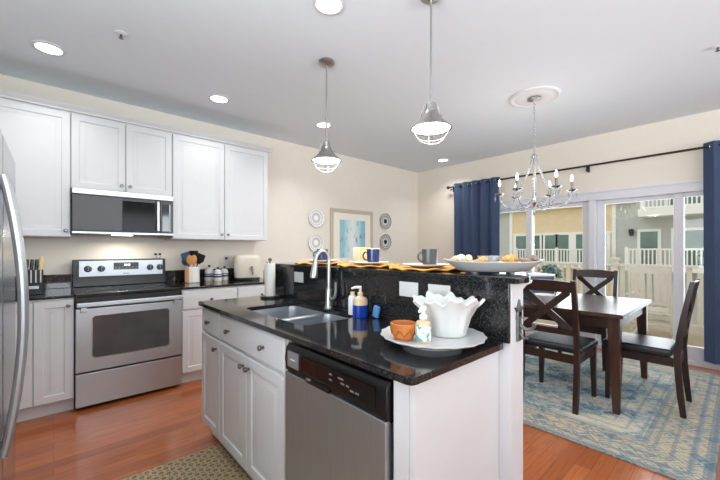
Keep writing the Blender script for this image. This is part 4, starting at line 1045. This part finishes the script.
def make_chair():
    """faces +X, origin at floor centre"""
    t = thing('dining_chair', (0, 0, 0), 'x', 'chair', 'dark wood dining chairs')
    fx, bx_ = 0.215, -0.235; hw = 0.225; top = 1.018
    def back_x(z):      # rake of the back posts
        if z < 0.45: return bx_ - 0.035*((0.45-z)/0.45)**1.5
        return bx_ - 0.085*((z-0.45)/0.57)**1.4
    for s in (-1, 1):
        p = MB(); rows = []
        for z in (0, 0.15, 0.3, 0.45, 0.6, 0.75, 0.9, top):
            d = 0.040 if z < 0.5 else 0.040-0.012*(z-0.5)/0.5
            if z == 0: d = 0.034
            xb = back_x(z); yo, yi = s*hw, s*(hw-0.036)
            rows.append([p.bm.verts.new(q) for q in ((xb-d/2, yo, z), (xb+d/2, yo, z), (xb+d/2, yi, z), (xb-d/2, yi, z))])
        for u_, v_ in zip(rows, rows[1:]):
            for k in range(4): p.bm.faces.new((u_[k], u_[(k+1) % 4], v_[(k+1) % 4], v_[k]))
        p.bm.faces.new(rows[0]); p.bm.faces.new(rows[-1])
        fin('back_leg', p, 'wood', t)
        q = MB(); rows = []
        for z, w_ in ((0, 0.030), (0.36, 0.042), (0.43, 0.042)):
            yo = s*(hw+0.002); rows.append([q.bm.verts.new(v) for v in ((fx, yo, z), (fx, yo-s*w_, z), (fx-w_, yo-s*w_, z), (fx-w_, yo, z))])
        for u_, v_ in zip(rows, rows[1:]):
            for k in range(4): q.bm.faces.new((u_[k], u_[(k+1) % 4], v_[(k+1) % 4], v_[k]))
        q.bm.faces.new(rows[0]); q.bm.faces.new(rows[-1])
        fin('front_leg', q, 'wood', t)
    r = MB(); r.box(bx_+0.02, fx-0.042, -hw+0.006, -hw+0.028, 0.365, 0.43); r.box(bx_+0.02, fx-0.042, hw-0.028, hw-0.006, 0.365, 0.43)
    r.box(fx-0.03, fx-0.008, -hw+0.04, hw-0.04, 0.365, 0.43); r.box(bx_-0.01, bx_+0.012, -hw+0.036, hw-0.036, 0.365, 0.43)
    fin('seat_rail', r, 'wood', t)
    cu = MB(); cu.box(bx_+0.03, fx+0.022, -hw-0.012, hw+0.012, 0.431, 0.492, 0.024, 4); 
    for v in cu.bm.verts:
        if v.co.z > 0.47: v.co.z += 0.010*max(0, 1-(v.co.y/hw)**2)
    fin('seat_cushion', cu, 'leather', t, label='black leather seat cushion')
    def rail(z0, z1, bow):
        b = MB(); n = 8; rows = []
        for k in range(n+1):
            y = -hw+0.03+(2*hw-0.06)*k/n; c = 1-(2*k/n-1)**2
            xo = -0.014*c
            row = []
            for z, d in ((z0, 0.011), (z0, -0.011), (z1+bow*c, -0.011), (z1+bow*c, 0.011)): row.append(b.bm.verts.new((back_x(z)+xo+d, y, z)))
            rows.append(row)
        for u_, v_ in zip(rows, rows[1:]):
            for k in range(4): b.bm.faces.new((u_[k], u_[(k+1) % 4], v_[(k+1) % 4], v_[k]))
        b.bm.faces.new(rows[0]); b.bm.faces.new(rows[-1]); return b
    fin('top_rail', rail(0.925, 1.005, 0.012), 'wood', t)
    fin('lower_rail', rail(0.585, 0.630, 0.0), 'wood', t)
    for s in (-1, 1):
        b = MB(); n = 8; rows = []
        for k in range(n+1):
            f = k/n; z = 0.615+0.325*f; y = s*(hw-0.045)*(2*f-1); c = 1-(2*f-1)**2
            hwid = 0.034
            xo = back_x(z)-0.012*c
            row = []
            for dz, d in ((-hwid, 0.009), (-hwid, -0.009), (hwid, -0.009), (hwid, 0.009)): row.append(b.bm.verts.new((xo+d+(0.003 if s > 0 else -0.003), y, min(max(z+dz, 0.60), 0.95))))
            rows.append(row)
        for u_, v_ in zip(rows, rows[1:]):
            for k in range(4): b.bm.faces.new((u_[k], u_[(k+1) % 4], v_[(k+1) % 4], v_[k]))
        b.bm.faces.new(rows[0]); b.bm.faces.new(rows[-1])
        fin('cross_slat', b, 'wood', t)
    return t
ch0 = make_chair(); ch0.location = (3.245, 1.06, GZ)
ch0['label'] = 'dark wood X-back dining chair beside the peninsula end, its back to the camera'
bpy.context.view_layer.update()
clone(ch0, (4.47, 1.17, GZ), PI, 'dark wood X-back dining chair on the far side of the table, before the glass doors')
clone(ch0, (3.715, 0.565, GZ), PI/2, 'dark wood dining chair at the right end of the table, seen in profile')

# on the table
tz = TZ2+0.0002
t = thing('planter_box', (3.64, 1.40, tz), 'slate blue box with white rim on the dining table behind the near chair', 'planter')
PBM = Matrix.Translation((3.64, 1.38, 0)) @ Matrix.Rotation(A-PI/2, 4, 'Z')
b = MB(); b.box(-0.115, 0.115, -0.09, 0.09, tz, tz+0.225, 0.006, m=PBM); fin('box', b, 'bluebox', t)
b = MB(); b.box(-0.124, 0.124, -0.098, 0.098, tz+0.226, tz+0.25, 0.005, m=PBM); fin('rim', b, 'white', t)
b = MB(); b.box(0.1155, 0.124, -0.098, 0.098, tz, tz+0.2255, 0.003, m=PBM); fin('end_board', b, 'white', t)
plx, ply = 3.97, 1.375
t = thing('table_plant', (plx, ply, tz), 'bushy blue-green plant in a dark pot on the far side of the table', 'plant')
fin('pot', MB().lathe([(0, tz), (0.055, tz), (0.075, tz+0.16), (0.07, tz+0.165), (0.06, tz+0.14), (0, tz+0.14)], (plx, ply, 0), 20), 'pot', t)
lf = MB(); rnd = random.Random(3)
for k in range(150):
    th = rnd.uniform(0, 2*PI); ph = rnd.uniform(0.05, 1.5); rr2 = rnd.uniform(0.05, 0.13)
    c = Vector((plx+rr2*math.sin(ph)*math.cos(th)*1.1, ply+rr2*math.sin(ph)*math.sin(th)*1.1, tz+0.185+rr2*math.cos(ph)*1.25))
    rot = Matrix.Rotation(th, 4, 'Z') @ Matrix.Rotation(ph*0.8, 4, 'Y') @ Matrix.Rotation(rnd.uniform(-1, 1), 4, 'Z')
    lf.ball(c, rnd.uniform(0.018, 0.028), 6, 4, 1.0, 0.55, 0.25, m=rot)
    if k % 6 == 0: lf.tube([(plx, ply, tz+0.13), c], 0.002, 4)
fin('foliage', lf, 'leaf', t)
wbx, wby = 3.40, 1.235
fin('white_bowl', MB().lathe([(0, tz), (0.04, tz), (0.045, tz+0.004), (0.10, tz+0.07), (0.102, tz+0.074), (0.097, tz+0.073), (0.04, tz+0.012), (0, tz+0.010)], (wbx, wby, 0), 30), 'white', loc=(wbx, wby, tz), label='white bowl on the dining table seen through the near chair back', cat='bowl')

# ------------------------------------------------------------------ deck outside
struct('deck_floor', MB().box(WX+0.16, 7.6, -3.5, 6.5, -0.18, -0.03), 'deck')
t = thing('deck_railing', (7.25, 1.5, -0.03), 'cream painted deck railing with capped posts outside the glass doors', 'railing')
r = MB(); r.box(7.19, 7.31, -3.4, 6.4, 0.985, 1.025, 0.006); fin('top_rail', r, 'deckpaint', t)
r = MB(); r.box(7.225, 7.275, -3.4, 6.4, 0.05, 0.12, 0.004); fin('bottom_rail', r, 'deckpaint', t)
for yy in (-2.2, -0.25, 1.48, 3.4, 5.3):
    p = MB(); p.box(7.20, 7.30, yy-0.05, yy+0.05, -0.03, 1.09, 0.004); po = fin('post', p, 'deckpaint', t)
    p = MB(); p.box(7.18, 7.32, yy-0.07, yy+0.07, 1.09, 1.115, 0.004); p.box(7.20, 7.30, yy-0.05, yy+0.05, 1.115, 1.13, 0.01); fin('post_cap', p, 'deckpaint', po)
yy = -2.05
while yy < 5.2:
    if all(abs(yy-q) > 0.10 for q in (-2.2, -0.25, 1.48, 3.4, 5.3)):
        fin('baluster', MB().box(7.23, 7.27, yy-0.030, yy+0.030, 0.12, 0.985), 'deckpaint', t)
    yy += 0.118
# rocking chair (its back to the room)
rcx, rcy = 6.42, 0.885
t = thing('rocking_chair', (rcx, rcy, -0.03), 'cream slat-back rocking chair on the deck outside the glass doors', 'chair')
dz = -0.03
def lean(z): return rcx-0.16*(z-0.35)/0.75 - 0.02
for s in (-1, 1):
    y = rcy+s*0.225
    fin('back_post', MB().tube([(lean(0.05)+0.02, y, 0.09+dz), (lean(0.4), y, 0.42+dz), (lean(1.04), y, 1.07+dz)], [0.020, 0.023, 0.019], 8), 'rocker', t)
    fin('front_leg', MB().tube([(rcx+0.42, y+s*0.02, 0.08+dz), (rcx+0.42, y+s*0.02, 0.62+dz)], 0.021, 8), 'rocker', t)
    b = MB(); b.box(rcx-0.10, rcx+0.50, y+s*0.02-0.045, y+s*0.02+0.045, 0.62+dz, 0.645+dz, 0.01); fin('armrest', b, 'rocker', t)
    pts = [(rcx-0.40+0.98*k/14, y, dz+0.022+0.30*((k/14-0.55)**2)) for k in range(15)]
    fin('rocker', MB().tube(pts, 0.021, 8), 'rocker', t)
b = MB(); n = 10; rows = []
for k in range(n+1):
    y = rcy-0.235+0.47*k/n; c = 1-(2*k/n-1)**2; row = []
    for z, d in ((0.955, 0.012), (0.955, -0.012), (1.035+0.045*c, -0.012), (1.035+0.045*c, 0.012)): row.append(b.bm.verts.new((lean(z)+d, y, z+dz)))
    rows.append(row)
for u_, v_ in zip(rows, rows[1:]):
    for k in range(4): b.bm.faces.new((u_[k], u_[(k+1) % 4], v_[(k+1) % 4], v_[k]))
b.bm.faces.new(rows[0]); b.bm.faces.new(rows[-1]); fin('crest_rail', b, 'rocker', t)
fin('lower_rail', MB().tube([(lean(0.50), rcy-0.22, 0.52+dz), (lean(0.50), rcy+0.22, 0.52+dz)], 0.024, 8), 'rocker', t)
for k in range(5):
    y = rcy-0.15+0.075*k
    m_ = MB(); rows = []
    for z in (0.52, 0.965):
        rows.append([m_.bm.verts.new(v) for v in ((lean(z)+0.007, y-0.026, z+dz), (lean(z)+0.007, y+0.026, z+dz), (lean(z)-0.007, y+0.026, z+dz), (lean(z)-0.007, y-0.026, z+dz))])
    for k2 in range(4): m_.bm.faces.new((rows[0][k2], rows[0][(k2+1) % 4], rows[1][(k2+1) % 4], rows[1][k2]))
    m_.bm.faces.new(rows[0]); m_.bm.faces.new(rows[1]); fin('back_slat', m_, 'rocker', t)
for k in range(6):
    x = rcx-0.01+k*0.075; b = MB(); b.box(x, x+0.066, rcy-0.24, rcy+0.24, 0.40+dz, 0.418+dz, 0.004); fin('seat_slat', b, 'rocker', t)
b = MB(); b.tube([(lean(0.38), rcy-0.22, 0.385+dz), (lean(0.38), rcy+0.22, 0.385+dz)], 0.016, 8); b.tube([(lean(0.2), rcy-0.22, 0.22+dz), (lean(0.2), rcy+0.22, 0.22+dz)], 0.014, 8); b.tube([(rcx+0.42, rcy-0.24, 0.22+dz), (rcx+0.42, rcy+0.24, 0.22+dz)], 0.014, 8)
for s in (-1, 1): b.tube([(lean(0.385)+0.01, rcy+s*0.215, 0.385+dz), (rcx+0.42, rcy+s*0.235, 0.385+dz)], 0.016, 8)
fin('stretcher', b, 'rocker', t)

# ------------------------------------------------------------------ neighbouring building
struct('ground', MB().box(7.7, 60, -40, 50, -3.4, -3.2), 'ground')
HX = 24.0
t = thing('townhouse', (HX, 6, -3.2), 'yellow and sage-grey sided townhouse with white balconies across the yard', 'building')
wy = fin('yellow_wall', MB().box(HX, HX+4, 4.9, 10.9, -3.2, 7.0), 'yellow', t)
wg = fin('grey_wall', MB().box(HX, HX+4, -9, 4.9, -3.2, 7.0), 'greysiding', t)
wg2 = fin('grey_wall', MB().box(HX, HX+4, 10.9, 20, -3.2, 7.0), 'greysiding', t)
for y0, y1 in ((4.84, 5.03), (10.75, 10.97)): fin('corner_board', MB().box(HX-0.06, HX, y0, y1, -3.2, 3.85), 'housewhite', t)
b = MB(); b.box(HX-0.35, HX, 3.9, 14, 3.86, 4.12); fin('fascia', b, 'housewhite', t)
fin('soffit_band', MB().box(HX-0.08, HX, 5.03, 10.75, 2.24, 2.36), 'housewhite', t)
fin('sill_band', MB().box(HX-0.08, HX, 5.03, 10.75, 0.25, 0.42), 'housewhite', t)
for y0, y1 in ((9.66, 10.5), (8.95, 9.6), (7.98, 8.62), (7.24, 7.88), (6.15, 6.84), (5.3, 5.95)):
    f = fin('window', MB().box(HX-0.07, HX, y0-0.2, y1+0.2, 0.42, 2.24), 'housewhite', t)
    fin('pane', MB().box(HX-0.075, HX-0.069, y0, y1, 0.5, 2.2), 'houseglass', f)
for y0, y1, z0, z1 in ((3.02, 3.74, 0.45, 2.24), (-1.2, 2.35, 0.45, 2.24), (-1.2, 2.6, 3.55, 5.6)):
    f = fin('window', MB().box(HX-0.07, HX, y0-0.14, y1+0.14, z0-0.1, z1+0.14), 'housewhite', t)
    n = 1 if y1-y0 < 1 else 3
    for k in range(n):
        a, c = y0+(y1-y0)*k/n, y0+(y1-y0)*(k+1)/n
        fin('pane', MB().box(HX-0.075, HX-0.069, a+0.05*(k > 0), c-0.05*(k < n-1), z0, z1), 'houseglass', f)
def house_rail(parent, x, y0, y1, z0, z1, step=0.16, ends=True):
    f = MB(); f.box(x-0.05, x+0.05, y0, y1, z1-0.08, z1); f.box(x-0.03, x+0.03, y0, y1, z0, z0+0.09)
    pos = [y0+0.06, y1-0.06] + ([(y0+y1)/2] if y1-y0 > 4 else [])
    for q in pos: f.box(x-0.06, x+0.06, q-0.07, q+0.07, z0-0.1, z1+0.08)
    n = int((y1-y0)/step)
    for k in range(1, n): yy = y0+(y1-y0)*k/n; f.box(x-0.025, x+0.025, yy-0.03, yy+0.03, z0+0.09, z1-0.08)
    return fin('balcony_railing', f, 'housewhite', parent)
house_rail(t, HX-0.9, 5.1, 10.2, 0.44, 1.32)
fin('balcony_floor', MB().box(HX-1.0, HX, 5.05, 10.3, 0.18, 0.40), 'housewhite', t)
house_rail(t, HX-1.2, -4.0, 4.2, 0.42, 1.33)
fin('balcony_floor', MB().box(HX-1.3, HX, -4.0, 4.3, 0.16, 0.38), 'housewhite', t)
house_rail(t, HX-1.2, -4.0, 3.55, 3.38, 4.26)
fin('balcony_floor', MB().box(HX-1.3, HX, -4.0, 3.65, 2.98, 3.36), 'housewhite', t)
b = MB(); b.box(HX-0.05, HX, 4.06, 4.18, 2.05, 2.3); b.lathe([(0.05, 2.42), (0.13, 2.36), (0.10, 2.1), (0.03, 2.02), (0, 2.0)], (HX-0.16, 4.12, 0), 10)
fin('porch_lamp', b, 'iron', t)
